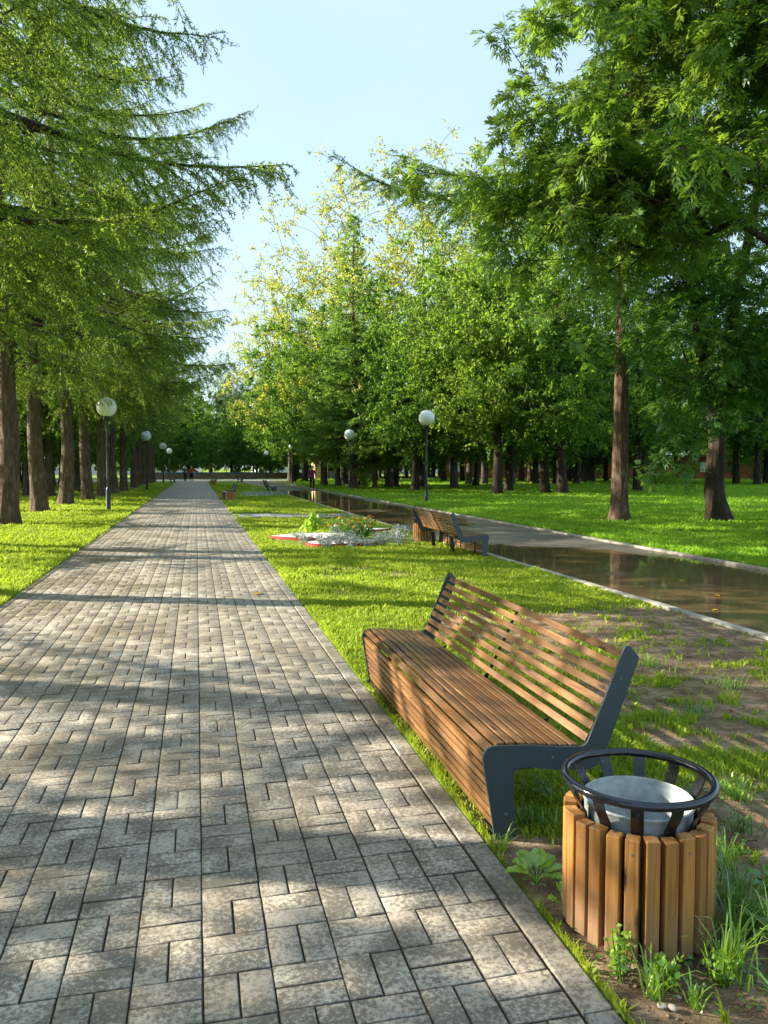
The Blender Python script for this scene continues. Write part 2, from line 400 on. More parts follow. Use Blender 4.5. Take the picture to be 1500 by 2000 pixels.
# paving blocks: one bevelled block per brick, pairs laid in alternating directions
def blocks():
    Vs = []; Fs = []; Ts = []
    y0 = 2.107 - .2 * 11
    cs = []
    for i in range(-10, 5):
        for j in range(0, int((PATH_END - y0) / .2)):
            X0 = i * .2; Y0 = y0 + j * .2
            vert = ((i + j) % 2 == 1)
            for k in range(2):
                cs.append((X0 + .1 * k, X0 + .1 * k + .1, Y0, Y0 + .2) if vert else (X0, X0 + .2, Y0 + .1 * k, Y0 + .1 * k + .1))
    cs = np.array(cs); n = len(cs)
    g = .0019; b = .005
    jit = rng.normal(0, .0006, (n, 2))
    x0 = cs[:, 0] + g + jit[:, 0]; x1 = cs[:, 1] - g + jit[:, 0]; y0_ = cs[:, 2] + g + jit[:, 1]; y1 = cs[:, 3] - g + jit[:, 1]
    zt = rng.normal(0, .0011, n); tx = rng.normal(0, .006, n); ty = rng.normal(0, .006, n)
    xc = (x0 + x1) / 2; yc = (y0_ + y1) / 2
    def ring(dx, z):
        P = []
        for sx, sy in ((0, 0), (1, 0), (1, 1), (0, 1)):
            px = (x1 - dx) if sx else (x0 + dx); py = (y1 - dx) if sy else (y0_ + dx)
            P.append(np.stack([px, py, z + zt + (px - xc) * tx + (py - yc) * ty], -1))
        return np.stack(P, 1)
    V = np.concatenate([ring(0, -.03), ring(0, -.0045), ring(b * .4, -.0012), ring(b, 0)], 1)   # n,16,3
    f = []
    for lv in range(3):
        for k in range(4): f.append((lv * 4 + k, lv * 4 + (k + 1) % 4, lv * 4 + 4 + (k + 1) % 4, lv * 4 + 4 + k))
    f.append((12, 13, 14, 15)); f = np.array(f)
    F = (f[None] + 16 * np.arange(n)[:, None, None]).reshape(-1, 4)
    t = np.repeat(rng.random(n), 16)
    me = mesh_np('paved_path', V.reshape(-1, 3), F, M['paver'], t)
    a = me.attributes.new('grime', 'FLOAT', 'POINT'); a.data.foreach_set('value', np.tile(np.repeat([1, .9, .22, 0], 4), n).astype(np.float32))
    return me
tag(link_mesh('paved_path', blocks()), kind='structure')
mb = MB(); mb.box(LX - .069, KX1 - .001, -3, PATH_END, -.08, -.0085); tag(mb.build('path_bed', M['joint']), kind='structure')
def kerb(name, x0, x1, z, ya, yb, lab_struct=True, bev=.006):
    mb = MB(); y = ya
    while y < yb:
        L = min(1.0, yb - y); dz = random.gauss(0, .002)
        mb.box(x0, x1, y + .003, y + L - .003, -.085, z + dz, bev=bev); y += 1.0
    return tag(mb.build(name, M['concrete_wet'] if 'path' in name else M['concrete']), kind='structure')
M['concrete_wet'] = paver_mat('kerb_blocks', (.40, .38, .33))
kerb('path_kerb', KX0 - .022, KX1 - .002, .004, 1.9 - 4, PATH_END); kerb('path_kerb', LX - .067, LX - .005, .004, 1.9 - 4, PATH_END)
kerb('asphalt_kerb', AX0 - .095, AX0, .03, -3, PATH_END); kerb('asphalt_kerb', AX1, AX1 + .09, .03, -3, PATH_END)

# asphalt with a wetness attribute (standing water where the photograph shows it)
ax = np.linspace(AX0 + .001, AX1 - .001, 30); ay = np.concatenate([np.arange(-3, 60, .25), np.arange(60, PATH_END + .5, 1.5)])
ay[-1] = PATH_END - .002
X, Y = np.meshgrid(ax, ay)
wet = sst(15.4, 12.6, Y + (fbm(X, Y * .5) - .5) * 4 + (X - 6.4) * .9) + sst(17.5, 21, Y + (fbm(X * .7 + 9, Y * .4) - .5) * 5) * sst(58, 50, Y) * (.5 + .5 * sst(7.9, 7.2, X))
wet = np.clip(wet, 0, 1) * .55 + (fbm(X * .6 + 3, Y * .35 + 8) - .5) * .25
ii = (np.arange(len(ax) - 1)[None] + len(ax) * np.arange(len(ay) - 1)[:, None]).ravel()
me = mesh_np('asphalt_path', np.stack([X, Y, X * 0 - .006], -1).reshape(-1, 3), np.stack([ii, ii + 1, ii + 1 + len(ax), ii + len(ax)], 1), M['asphalt'])
a = me.attributes.new('wet', 'FLOAT', 'POINT'); a.data.foreach_set('value', wet.ravel().astype(np.float32))
tag(link_mesh('asphalt_path', me), kind='structure')
M['plaza'] = plain('plaza_paving', (.24, .23, .21), .7, .3, .2, 2)
mb = MB(); mb.box(-30, 40, PATH_END + .003, PATH_END + 13.99, -.08, -.004); tag(mb.build('cross_path', M['plaza']), kind='structure')

# ------------------------------------------------------------------ grass
def blades(n, rmin, rmax, region, seed, hmul=1.0, mat='grass', fov=(-24, 54), tall=1.0):
    r_ = np.random.default_rng(seed)
    rr = np.exp(r_.uniform(math.log(rmin), math.log(rmax), n)); aa = np.radians(r_.uniform(fov[0], fov[1], n))
    x = rr * np.sin(aa); y = rr * np.cos(aa)
    keep = region(x, y); x = x[keep]; y = y[keep]; rr = rr[keep]
    d = dirt_at(x, y); keep = (r_.random(len(x)) > d * 1.12) & (np.hypot(x - 1.175, y - 2.58) > .16) & (((x - 2.95) / 1.5) ** 2 + ((y - 16.0) / 1.6) ** 2 > 1); x = x[keep]; y = y[keep]; rr = rr[keep]
    n = len(x)
    patch = fbm(x * 1.1 + 3, y * 1.1 + 7); fine = fbm(x * 5 + 3, y * 5)
    h = (.016 + .03 * patch + .07 * np.maximum(0, fine - .48)) * (1 + rr * .018) * hmul * r_.uniform(.6, 1.5, n)
    w = (.0022 + .0008 * rr) * r_.uniform(.7, 1.3, n)
    az = r_.uniform(0, 2 * pi, n); lean = r_.uniform(.1, .9, n) * h; la = r_.uniform(0, 2 * pi, n)
    z = ground_z(x, y) - .004
    dx = np.cos(az) * w; dy = np.sin(az) * w
    b0 = np.stack([x - dx, y - dy, z], -1); b1 = np.stack([x + dx, y + dy, z], -1)
    mid = np.stack([x + np.cos(la) * lean * .35, y + np.sin(la) * lean * .35, z + h * .62], -1)
    dv = np.stack([dx, dy, dx * 0], -1) * .8
    tip = np.stack([x + np.cos(la) * lean, y + np.sin(la) * lean, z + h], -1)
    V = np.stack([b0, b1, mid + dv, tip, mid - dv], 1).reshape(-1, 3)
    o = 5 * np.arange(n)[:, None]
    # as quads (base) and a tip quad (kite)
    F = np.concatenate([o + [0, 1, 2, 4]], 0)
    T = np.concatenate([o + [4, 2, 3]], 0)
    me = bpy.data.meshes.new('grass')
    me.vertices.add(len(V)); me.vertices.foreach_set('co', V.astype(np.float32).ravel())
    me.loops.add(F.size + T.size); me.loops.foreach_set('vertex_index', np.concatenate([F.ravel(), T.ravel()]).astype(np.int32))
    me.polygons.add(len(F) + len(T))
    me.polygons.foreach_set('loop_start', np.concatenate([np.arange(len(F)) * 4, F.size + np.arange(len(T)) * 3]).astype(np.int32))
    me.polygons.foreach_set('loop_total', np.concatenate([np.full(len(F), 4), np.full(len(T), 3)]).astype(np.int32))
    a = me.attributes.new('tint', 'FLOAT', 'POINT')
    a.data.foreach_set('value', np.repeat(np.clip(r_.random(n) * .6 + (patch - .3) * .9 + (fine - .5) * .5, 0, 1), 5).astype(np.float32))
    me.update(calc_edges=True); me.materials.append(M[mat])
    return me
strip = lambda x, y: (x > KX1 + .005) & (x < AX0 - .1) & (y < PATH_END) & ~(((y > 23.3) & (y < 25.9)) & (fbm(x * 2, y * 2) < .62))
left = lambda x, y: (x < LX - .075) & (y < 110)
right = lambda x, y: (x > AX1 + .1) & (y < 110)
tag(link_mesh('grass', blades(900000, 1.7, 70, strip, 1, 1.0, fov=(0, 52))), 'short yellow green grass strip between the paved path and the asphalt', 'grass', kind='stuff')
tag(link_mesh('grass', blades(330000, 5.5, 75, left, 2, 1.3, fov=(-24, -1))), 'sunlit green grass left of the paved path', 'grass', kind='stuff')
tag(link_mesh('grass', blades(650000, 8, 100, right, 3, 1.5, 'grass_right', fov=(7, 50))), 'lush green grass of the lawn right of the asphalt', 'grass', kind='stuff')

# ------------------------------------------------------------------ plants kit
def unit(v): return v / np.maximum(np.linalg.norm(v, axis=-1, keepdims=True), 1e-9)
def leafquads(c, d, l, w, r_, fold=.0, droop=.15):
    """c base points, d unit directions; returns V (n*4,3)"""
    rnd = unit(r_.normal(size=c.shape)); s = unit(np.cross(d, rnd)); l = np.asarray(l)[:, None]; w = np.asarray(w)[:, None]
    m = c + d * l * .45
    t = c + d * l - np.array([0, 0, 1.]) * l * droop
    return np.stack([c, m + s * w * .5, t, m - s * w * .5], 1)
def prisms(p0, p1, r0, r1, n=4):
    d = unit(p1 - p0); a = np.where(np.abs(d[:, 2:3]) > .9, np.array([[1., 0, 0]]), np.array([[0, 0, 1.]]))
    u = unit(np.cross(d, a)); w = np.cross(u, d); ang = 2 * pi * np.arange(n) / n
    off = u[:, None] * np.cos(ang)[None, :, None] + w[:, None] * np.sin(ang)[None, :, None]
    V = np.concatenate([p0[:, None] + off * np.reshape(r0, (-1, 1, 1)), p1[:, None] + off * np.reshape(r1, (-1, 1, 1))], 1)
    f = np.array([(k, (k + 1) % n, (k + 1) % n + n, k + n) for k in range(n)])
    F = (f[None] + 2 * n * np.arange(len(p0))[:, None, None]).reshape(-1, 4)
    return V.reshape(-1, 3), F
def quadmesh(name, Q, mat, r_, tint=None):
    n = len(Q)
    t = r_.random(n) if tint is None else tint
    return mesh_np(name, Q.reshape(-1, 3), np.arange(n * 4).reshape(-1, 4), mat, np.repeat(t, 4))
def join_vf(parts):
    Vs = []; Fs = []; o = 0
    for V, F in parts:
        Vs.append(V); Fs.append(F + o); o += len(V)
    return np.concatenate(Vs), np.concatenate(Fs)

def trunk_vf(path, rads, seed, sides=20, flare=.0, ridge=.10, dz=.16):
    """path: control points list, resampled; root flare and ridged bark in the geometry"""
    P = np.array(path, float); rd = np.array(rads, float)
    seg = np.r_[0, np.cumsum(np.linalg.norm(np.diff(P, axis=0), axis=1))]; n = max(4, int(seg[-1] / dz))
    s = np.linspace(0, 1, n) ** 1.25 * seg[-1]
    C = np.stack([np.interp(s, seg, P[:, k]) for k in range(3)], -1); r = np.interp(s, seg, rd)
    C[1:-1] = (C[:-2] + 2 * C[1:-1] + C[2:]) / 4
    T = unit(np.gradient(C, axis=0)); u = unit(np.cross(T, np.array([0.01, 1, 0.]))); w = np.cross(T, u)
    a = 2 * pi * np.arange(sides) / sides
    rr = np.random.default_rng(seed); ph = rr.uniform(0, 6, 6)
    rid = .55 * vnoise(a[None] * 3.2 + ph[0] * 10, s[:, None] * 1.1 + ph[1]) + .7 * vnoise(a[None] * 9 + 5, s[:, None] * 3.5) + .25 * vnoise(a[None] * 2 + 5, s[:, None] * 9)
    lob = (np.maximum(0, np.sin(a[None] * 3 + ph[2])) * .5 + np.maximum(0, np.sin(a[None] * 5 + ph[3])) * .4)
    fl = np.exp(-s[:, None] / (.22 + rads[0] * .5)) * flare
    Rr = r[:, None] * (1 + ridge * (rid - .75) * 2) * (1 + fl * (.45 + lob))
    V = C[:, None] + (u[:, None] * np.cos(a)[None, :, None] + w[:, None] * np.sin(a)[None, :, None]) * Rr[..., None]
    V[0, :, 2] -= .12
    i = np.arange(n - 1)[:, None] * sides; k = np.arange(sides)[None]; k2 = (k + 1) % sides
    F = np.stack([i + k, i + k2, i + sides + k2, i + sides + k], -1).reshape(-1, 4)
    return V.reshape(-1, 3), F

# ---- conifers (larch, spruce)
def conifer(seed, H, base, Rm, nprim=80, fine=1.0, r0=.24, mat='larch', bark='bark_larch', droop=.12, tip=.2, spacing=.2, leafl=.06, leafw=.02,
            shape='larch', extra=(), hang=.35, per=2, flare=.35, back=0.0, bare=.12, sides=20):
    r_ = np.random.default_rng(seed)
    bend = [(0, 0, 0)] + [(r_.normal(0, .03 + .008 * z), r_.normal(0, .03 + .008 * z), z) for z in np.linspace(2, H, 7)]
    tv = [trunk_vf(bend, np.interp(np.linspace(0, 1, 8), [0, .12, 1], [r0 * 1.12, r0, .02]), seed, sides, flare)]
    bp = np.array(bend)
    prim = []
    for k in range(nprim):
        u = (k + r_.random()) / nprim; z = base + (H - base) * u ** 1.12
        az = k * 2.399 + r_.normal(0, .35)
        if shape == 'larch': pr = np.interp(u, [0, .12, .35, .7, 1], [.62, .9, 1, .62, .06])
        else: pr = np.interp(u, [0, .1, 1], [.85, 1, .04])
        prim.append((z, az, Rm * pr * r_.uniform(.55, 1.12) * (1 - back * .5 * (1 - cos(az)))))
    prim += list(extra)
    segs0 = []; segs1 = []; sr0 = []; sr1 = []; Q = []; twA = []; twB = []
    for z, az, L in prim:
        m = max(5, int(L / .45)); s = np.linspace(0, 1, m + 1)
        u01 = (z - base) / (H - base)
        rise = np.interp(u01, [0, .5, 1], [-.02, .12, .5]) + r_.normal(0, .2); zz = L * (rise * s - droop * np.sin(s * pi * .75) * 1.0 + tip * np.maximum(0, s - .7) ** 1.3)
        azs = az + np.cumsum(r_.normal(0, .05, m + 1)); st = L / m
        xx = np.r_[0, np.cumsum(np.cos(azs[1:]) * st)]; yy = np.r_[0, np.cumsum(np.sin(azs[1:]) * st)]
        c0 = np.array([np.interp(z, bp[:, 2], bp[:, 0]), np.interp(z, bp[:, 2], bp[:, 1]), z])
        P = c0 + np.stack([xx, yy, zz + r_.normal(0, .02, m + 1) * s], -1)
        br = (.012 + .010 * L) * (1 - s) ** .9 + .005
        segs0.append(P[:-1]); segs1.append(P[1:]); sr0.append(br[:-1]); sr1.append(br[1:])
        # secondaries
        ns = max(6, int(L / spacing * 2)); t = np.sort(r_.uniform(bare, 1.0, ns)) ** .9; t[-2:] = 1
        B = np.stack([np.interp(t, s, P[:, k]) for k in range(3)], -1)
        dirm = unit(np.stack([np.gradient(P[:, k]) for k in range(3)], -1)); D = unit(np.stack([np.interp(t, s, dirm[:, k]) for k in range(3)], -1))
        side = unit(np.cross(D, np.array([0, 0, 1.]))) * np.where(np.arange(ns) % 2, 1, -1)[:, None]
        sl = (.22 + .36 * L * (1 - t) ** .7 * np.minimum(1, t * 4)) * r_.uniform(.55, 1.2, ns); sl = np.minimum(sl, 1.7)
        fw = r_.uniform(.25, .95, ns)[:, None]
        d2 = unit(D * fw + side * r_.uniform(.5, 1, ns)[:, None] + np.array([0, 0, 1.]) * r_.uniform(-.25, .18, ns)[:, None]); d2[-2:] = D[-2:]
        km = 4; ts = np.linspace(0, 1, km + 1)
        SP = B[:, None] + d2[:, None] * (ts[None, :, None] * sl[:, None, None]); SP[..., 2] -= (ts[None] ** 1.6) * sl[:, None] * hang * r_.uniform(.3, 1.3, ns)[:, None]
        a = SP[:, :-1].reshape(-1, 3); b = SP[:, 1:].reshape(-1, 3)
        segs0.append(a); segs1.append(b); rr = np.tile(np.linspace(.007, .003, km + 1), (ns, 1)); sr0.append(rr[:, :-1].ravel()); sr1.append(rr[:, 1:].ravel())
        # tertiary hanging twigs
        nt_ = np.maximum(1, (sl / .13).astype(int)); idx = np.repeat(np.arange(ns), nt_); q = r_.uniform(.08, 1, len(idx))
        f = q * km; fi = np.minimum(f.astype(int), km - 1); fr = (f - fi)[:, None]
        TB = SP[idx, fi] * (1 - fr) + SP[idx, fi + 1] * fr
        dd = SP[idx, fi + 1] - SP[idx, fi]; dd = unit(dd); sd2 = unit(np.cross(dd, np.array([0, 0, 1.]))) * r_.choice([-1, 1], len(idx))[:, None]
        td = unit(dd * .55 + sd2 * r_.uniform(.2, .9, len(idx))[:, None] + np.array([0, 0, -1.]) * r_.uniform(-.25, 1.1, len(idx))[:, None] * (hang * 2))
        tl = r_.uniform(.1, .34, len(idx)) * (1.15 - .5 * q)
        TE = TB + td * tl[:, None]
        twA += [a, TB]; twB += [b, TE]
        segs0.append(TB); segs1.append(TE); sr0.append(np.full(len(TB), .003)); sr1.append(np.full(len(TB), .0018))
        # top shoots of the primary itself
        cut = P[int(m * .45):]; twA.append(cut[:-1]); twB.append(cut[1:])
    A = np.concatenate(twA); Bq = np.concatenate(twB); ln_ = np.linalg.norm(Bq - A, axis=1)
    cnt = np.maximum(1, np.round(ln_ / (.045 / fine)).astype(int)); idx = np.repeat(np.arange(len(A)), cnt * per)
    q = r_.random(len(idx))[:, None]; c = A[idx] * (1 - q) + Bq[idx] * q
    dd = unit(Bq[idx] - A[idx]); dv = unit(dd * .55 + unit(r_.normal(size=c.shape)) * .9 + np.array([0, 0, .15]))
    Q = leafquads(c, dv, leafl * r_.uniform(.6, 1.3, len(c)), leafw * r_.uniform(.7, 1.3, len(c)), r_, droop=.1)
    tq = np.clip(r_.normal(.45, .2, len(Q)) + (np.sin(idx * .013) * .12), 0, 1)
    crown = quadmesh('crown', Q, M[mat], r_, tq)
    limbs = mesh_np('branches', *prisms(np.concatenate(segs0), np.concatenate(segs1), np.concatenate(sr0), np.concatenate(sr1), 4), M['bark_dark'], smooth=True)
    tr = mesh_np('trunk', *tv[0], M[bark], smooth=True)
    return tr, limbs, crown

# ---- broadleaved trees
def broadleaf(seed, H, base, stems, centres, nclump, mat, bark, twigs=9, twl=.7, leaf='plain', leafl=.12, leafw=.08, perTwig=8, flare=.3, r0=.25, sparse=0.0, droop=.1, r_tip=.012, sides=18, shell=.5, extra_pts=None, lowr=1.0):
    """centres: list of (cx,cy,cz,rx,ry,rz,weight) ellipsoids filled with leaf clumps"""
    r_ = np.random.default_rng(seed)
    tv = [trunk_vf(p, r, seed + k, sides, flare if k == 0 else 0) for k, (p, r) in enumerate(stems)]
    nodes = []; par = []
    for p, r in stems:
        P = np.array(p, float); seg = np.r_[0, np.cumsum(np.linalg.norm(np.diff(P, axis=0), axis=1))]
        s = np.arange(seg[-1] * .0, seg[-1], .35); C = np.stack([np.interp(s, seg, P[:, k]) for k in range(3)], -1)
        for c in C:
            if c[2] > base * .75: nodes.append(c); par.append(-1)
    pts = []
    wts = np.array([c[6] for c in centres]); wts = wts / wts.sum()
    while len(pts) < nclump:
        c = centres[r_.choice(len(centres), p=wts)]
        d = r_.normal(size=3); d /= np.linalg.norm(d); rad = r_.random() ** shell
        q = d * rad; lump = 1 + .28 * math.sin(d[0] * 5 + seed) * math.sin(d[1] * 4.3 + 2 * seed) + .15 * math.sin(d[2] * 9 + seed)
        p = np.array([c[0] + q[0] * c[3] * lump, c[1] + q[1] * c[4] * lump, c[2] + q[2] * c[5] * lump])
        if p[2] < 1.2: continue
        pts.append(p)
    if extra_pts is not None: pts += [np.array(p, float) for p in extra_pts]
    pts = np.array(pts); st = np.array(nodes)
    dist = np.min(np.linalg.norm(pts[:, None] - st[None], axis=2), axis=1); pts = pts[np.argsort(dist)]
    nodes = [n for n in nodes]; segA = []; segB = []; NODE = np.array(nodes); PAR = list(par)
    cl_dir = []
    for p in pts:
        dv = p - NODE; L = np.linalg.norm(dv, axis=1); hor = np.hypot(dv[:, 0], dv[:, 1])
        cost = L + 1.2 * np.maximum(0, hor * .25 - dv[:, 2])
        j = int(np.argmin(cost)); a = NODE[j]; n = max(1, int(L[j] / .7)); new = []
        for q in range(1, n + 1):
            t = q / n; m = a + (p - a) * t; m[2] += math.sin(t * pi) * L[j] * .08; m[:2] += r_.normal(0, .05 * L[j] ** .5, 2) * (1 - t)
            new.append(m)
        base_i = len(NODE)
        for q, m in enumerate(new): PAR.append(j if q == 0 else base_i + q - 1)
        NODE = np.concatenate([NODE, np.array(new)]); cl_dir.append(unit((new[-1] - (new[-2] if n > 1 else a))[None])[0])
    n = len(NODE); cnt = np.zeros(n); PAR = np.array(PAR)
    haschild = np.zeros(n, bool); haschild[PAR[PAR >= 0]] = True
    cnt[~haschild] = 1
    for k in range(n - 1, -1, -1):
        if cnt[k] == 0: cnt[k] = 1
        if PAR[k] >= 0: cnt[PAR[k]] += cnt[k]
    rad = r_tip * np.sqrt(cnt); rad = np.minimum(rad, .16 if leaf == 'plain' else .06)
    k = np.where(PAR >= 0)[0]
    segs = [prisms(NODE[PAR[k]], NODE[k], np.minimum(rad[PAR[k]], rad[k] * 1.5), rad[k], 6)]
    # twigs and leaves
    cl = pts; ncl = len(cl); tI = np.repeat(np.arange(ncl), twigs)
    cd = np.array(cl_dir)[tI]; td = unit(unit(r_.normal(size=(len(tI), 3))) + cd * .55 + np.array([0, 0, .15 - droop])); tl = twl * r_.uniform(.35, 1.15, len(tI))
    TA = cl[tI] + r_.normal(0, .06, (len(tI), 3)); TB = TA + td * tl[:, None]; TB[:, 2] -= tl * droop * 1.2
    segs.append(prisms(TA, TB, np.full(len(TA), r_tip * .5), np.full(len(TA), .003), 3))
    ctint = r_.normal(0, .12, ncl)
    if leaf == 'plain':
        I = np.repeat(np.arange(len(TA)), perTwig); q = r_.uniform(.15, 1.05, len(I))[:, None]
        c = TA[I] * (1 - q) + TB[I] * q + r_.normal(0, .04, (len(I), 3)); d = unit(td[I] * .4 + unit(r_.normal(size=c.shape)) + np.array([0, 0, -.25]))
        if sparse: kk = r_.random(len(c)) > sparse; c = c[kk]; d = d[kk]; I = I[kk]
        Q = leafquads(c, d, leafl * r_.uniform(.6, 1.3, len(c)), leafw * r_.uniform(.7, 1.3, len(c)), r_, droop=.2)
        tt = np.clip(r_.normal(.45, .18, len(Q)) + ctint[tI[I]], 0, 1)
    else:   # compound ash leaf: rachis with opposite leaflets, hanging a little
        I = np.repeat(np.arange(len(TA)), perTwig); q = r_.uniform(.2, 1.0, len(I))[:, None]
        c = TA[I] * (1 - q) + TB[I] * q
        d = unit(td[I] * .5 + unit(r_.normal(size=c.shape) * np.array([1, 1, .5])) + np.array([0, 0, -.15]))
        L = r_.uniform(.14, .24, len(I)); up = unit(np.array([0, 0, 1.]) + r_.normal(0, .35, d.shape)); s = unit(np.cross(d, up)); nn = np.cross(s, d)
        Qs = []; ts = []
        bt = np.clip(r_.normal(.45, .18, len(I)) + ctint[tI[I]], 0, 1)
        for t, sg in ((.35, 1), (.35, -1), (.66, 1), (.66, -1), (.95, 1), (.95, -1), (1.0, 0)):
            bpt = c + d * (t * L)[:, None]; bpt[:, 2] -= t * t * L * .3
            ld = unit(d * (.75 if sg else 1) + s * sg * .8 - np.array([0, 0, 1.]) * r_.uniform(-.1, .3, len(I))[:, None])
            ll = leafl * (1.15 if t > .5 else .9) * r_.uniform(.8, 1.15, len(I)); lw = leafw * r_.uniform(.85, 1.15, len(I))
            ws = unit(np.cross(ld, nn)); m = bpt + ld * (ll * .45)[:, None]
            Qs.append(np.stack([bpt, m + ws * (lw * .5)[:, None], bpt + ld * ll[:, None] - np.array([0, 0, 1.]) * (ll * .2)[:, None], m - ws * (lw * .5)[:, None]], 1)); ts.append(bt)
        Q = np.concatenate(Qs); tt = np.concatenate(ts)
        e = c + d * L[:, None]; e[:, 2] -= L * .3; segs.append(prisms(c, e, np.full(len(c), .0025), np.full(len(c), .0015), 3))
    crown = quadmesh('crown', Q, M[mat], r_, tt)
    limbs = mesh_np('branches', *join_vf(segs), M['bark_dark' if bark != 'bark_birch' else 'bark_grey'], smooth=True)
    tr = mesh_np('trunk', *join_vf(tv), M[bark], smooth=True)
    return tr, limbs, crown

def plant_tree(name, meshes, loc, rz, label, cat='tree', group=None, s=1.0, sz=None, bark=None, lean=(0, 0)):
    e = empty(name, (loc[0], loc[1], 0), rz, label, cat, group)
    e.scale = (s, s, sz or s); e.rotation_euler = (lean[0], lean[1], rz)
    for nm, me in zip(('trunk', 'branches', 'crown'), meshes):
        o = bpy.data.objects.new(nm, me); COL.objects.link(o); o.parent = e
    return e

# ---------- prototypes
larchA = conifer(3, 24, 4.5, 6.9, nprim=104, r0=.235, per=3, fine=.9, leafl=.062, leafw=.017, mat='larch', back=.5, bare=.3, hang=.75)
larchA2 = conifer(8, 23, 4.4, 6.9, nprim=98, r0=.235, per=3, fine=.9, leafl=.062, leafw=.017, mat='larch_pale', back=.5, bare=.3, hang=.75)
larchB = conifer(5, 18, 4.5, 5.2, nprim=66, r0=.22, per=1, fine=.4, leafl=.16, leafw=.045, mat='larch', spacing=.36, back=.5, hang=.5)
spruceT = conifer(21, 17, 2.6, 4.5, nprim=125, r0=.22, per=2, fine=.6, leafl=.17, leafw=.05, mat='spruce', bark='bark_red', shape='spruce', droop=.12, tip=.3, hang=.35, spacing=.26)
def maple_proto(seed, H, base, Rc, mat='maple', bark='bark_dark', **kw):
    st = [([(0, 0, 0), (.1, .05, 2), (.05, -.1, 5), (.25, .2, H * .5), (-.1, -.1, H * .74)], [.3, .24, .2, .11, .02])]
    c = [(0, 0, base + (H - base) * .45, Rc, Rc, (H - base) * .5, 1.0), (Rc * .3, -Rc * .2, base + (H - base) * .3, Rc * .85, Rc * .85, (H - base) * .34, .6), (0, 0, base + .8, Rc * .9, Rc * .9, 1.3, .35)]
    return broadleaf(seed, H, base, st, c, kw.pop('n', 260), mat, bark, **kw)
mapleA = maple_proto(31, 17, 3.5, 5.0, n=310, twigs=9, twl=1.0, perTwig=14, leafl=.17, leafw=.13)
mapleB = maple_proto(37, 18, 3.7, 5.2, n=320, mat='mid', bark='bark_dark', twigs=9, twl=1.0, perTwig=13, leafl=.17, leafw=.12)
mapleC = maple_proto(43, 16, 2.9, 4.6, n=300, mat='maple', bark='bark_grey', twigs=9, twl=.9, perTwig=16, leafl=.15, leafw=.11)
farA = maple_proto(53, 20, 3.0, 5.6, mat='maple', bark='bark_dark', n=230, twigs=7, twl=1.2, perTwig=12, leafl=.3, leafw=.22)
yellowA = maple_proto(47, 26, 6, 6.2, mat='yellow', bark='bark_grey', n=420, twigs=10, twl=1.1, perTwig=7, leafl=.17, leafw=.12, sparse=.12, shell=.4)
birchP = maple_proto(59, 24, 5, 4.4, mat='birch', bark='bark_birch', n=300, twigs=9, twl=1.3, perTwig=14, leafl=.16, leafw=.1, droop=.7)

# ---------- the larch row left of the path
row = [(-4.82, 22.4), (-5.16, 28.7), (-5.01, 33.15), (-4.8, 38.1), (-4.59, 41.9), (-4.5, 46.6), (-4.3, 50.8), (-4.3, 58.7), (-4.35, 65), (-4.4, 72), (-4.3, 79), (-4.4, 86.5)]
rowlab = ['larch with ridged brown trunk at the left photo edge, nearest trunk of the row', 'second larch trunk from the left in the row beside the paved path',
          'third larch trunk in the row left of the path, before the nearest left lamp', 'fourth larch trunk in the left row, just left of the nearest left lamp',
          'larch right behind the post of the nearest left globe lamp', 'larch just past the nearest left lamp, seventh from the camera side of the row',
          'larch midway between the nearest and second left lamp', 'larch just beyond the second globe lamp of the left row']
for k, (x, y) in enumerate(row):
    lab = rowlab[k] if k < len(rowlab) else 'dark larch at the far end of the row left of the path'
    pr = (larchA, larchA2)[k % 2] if k < 4 else larchB
    plant_tree('larch_tree', pr, (x, y), (.3, -.4, .5, -.2, .4, -.5, .1, .6, -.3, .2, -.6, .5)[k], lab, 'tree', 'larch row left of the path' if k < 8 else 'far larches of the left row', s=1.0 if k < 4 else .98, sz=1.0)
plant_tree('larch_tree', larchA, (-5.0, 16.6), -.55, 'bright sunlit larch branches hanging into the top left of the photo', 'tree', 'larch row left of the path')
plant_tree('larch_tree', larchA2, (-5.1, 11.2), .1, 'nearest larch branches across the upper left corner of the photo', 'tree', 'larch row left of the path', s=.92)

second = [(-11.2, 40, larchB, 'dark trunk standing behind the first two larches at the left edge'), (-11.5, 47, larchB, 'larch in the second row behind the left trunks'),
          (-7.0, 51, mapleC, 'slim dark tree between the third and fourth larch trunk'), (-11.8, 60.5, mapleB, 'slim trunk on the sunny lawn beyond the left larches')]
second += [(-7.3, 43.5, larchB, 'thin dark trunk standing between the fourth and fifth larch of the row'), (-8.4, 35.5, larchB, 'thin dark trunk set back between the second and third larch of the row')]
for k, (x, y, p, lab) in enumerate(second): plant_tree('larch_tree' if p is larchB else 'broadleaf_tree', p, (x, y), k * 1.7, lab, 'tree', s=.9)
fl = 'dark trunked tree of the wood left of the larch row'
rr = random.Random(5)
for k in range(16):
    plant_tree('broadleaf_tree', (mapleC, mapleB)[k % 2], (-8.5 - (k * 5.3) % 15, 44 + k * 3.1), k * 1.4, 'slim dark trunk among the shaded trees behind the larch row', 'tree', 'shaded trees behind the larch row', s=.72, sz=.85)
for k in range(22):
    x = -13 - rr.random() * 34; y = 48 + (k * 3.7) + rr.random() * 5
    plant_tree('broadleaf_tree', (mapleB, farA, mapleA)[k % 3], (x, y), rr.random() * 6, fl, 'tree', 'wood left of the larch row', s=rr.uniform(.85, 1.1))

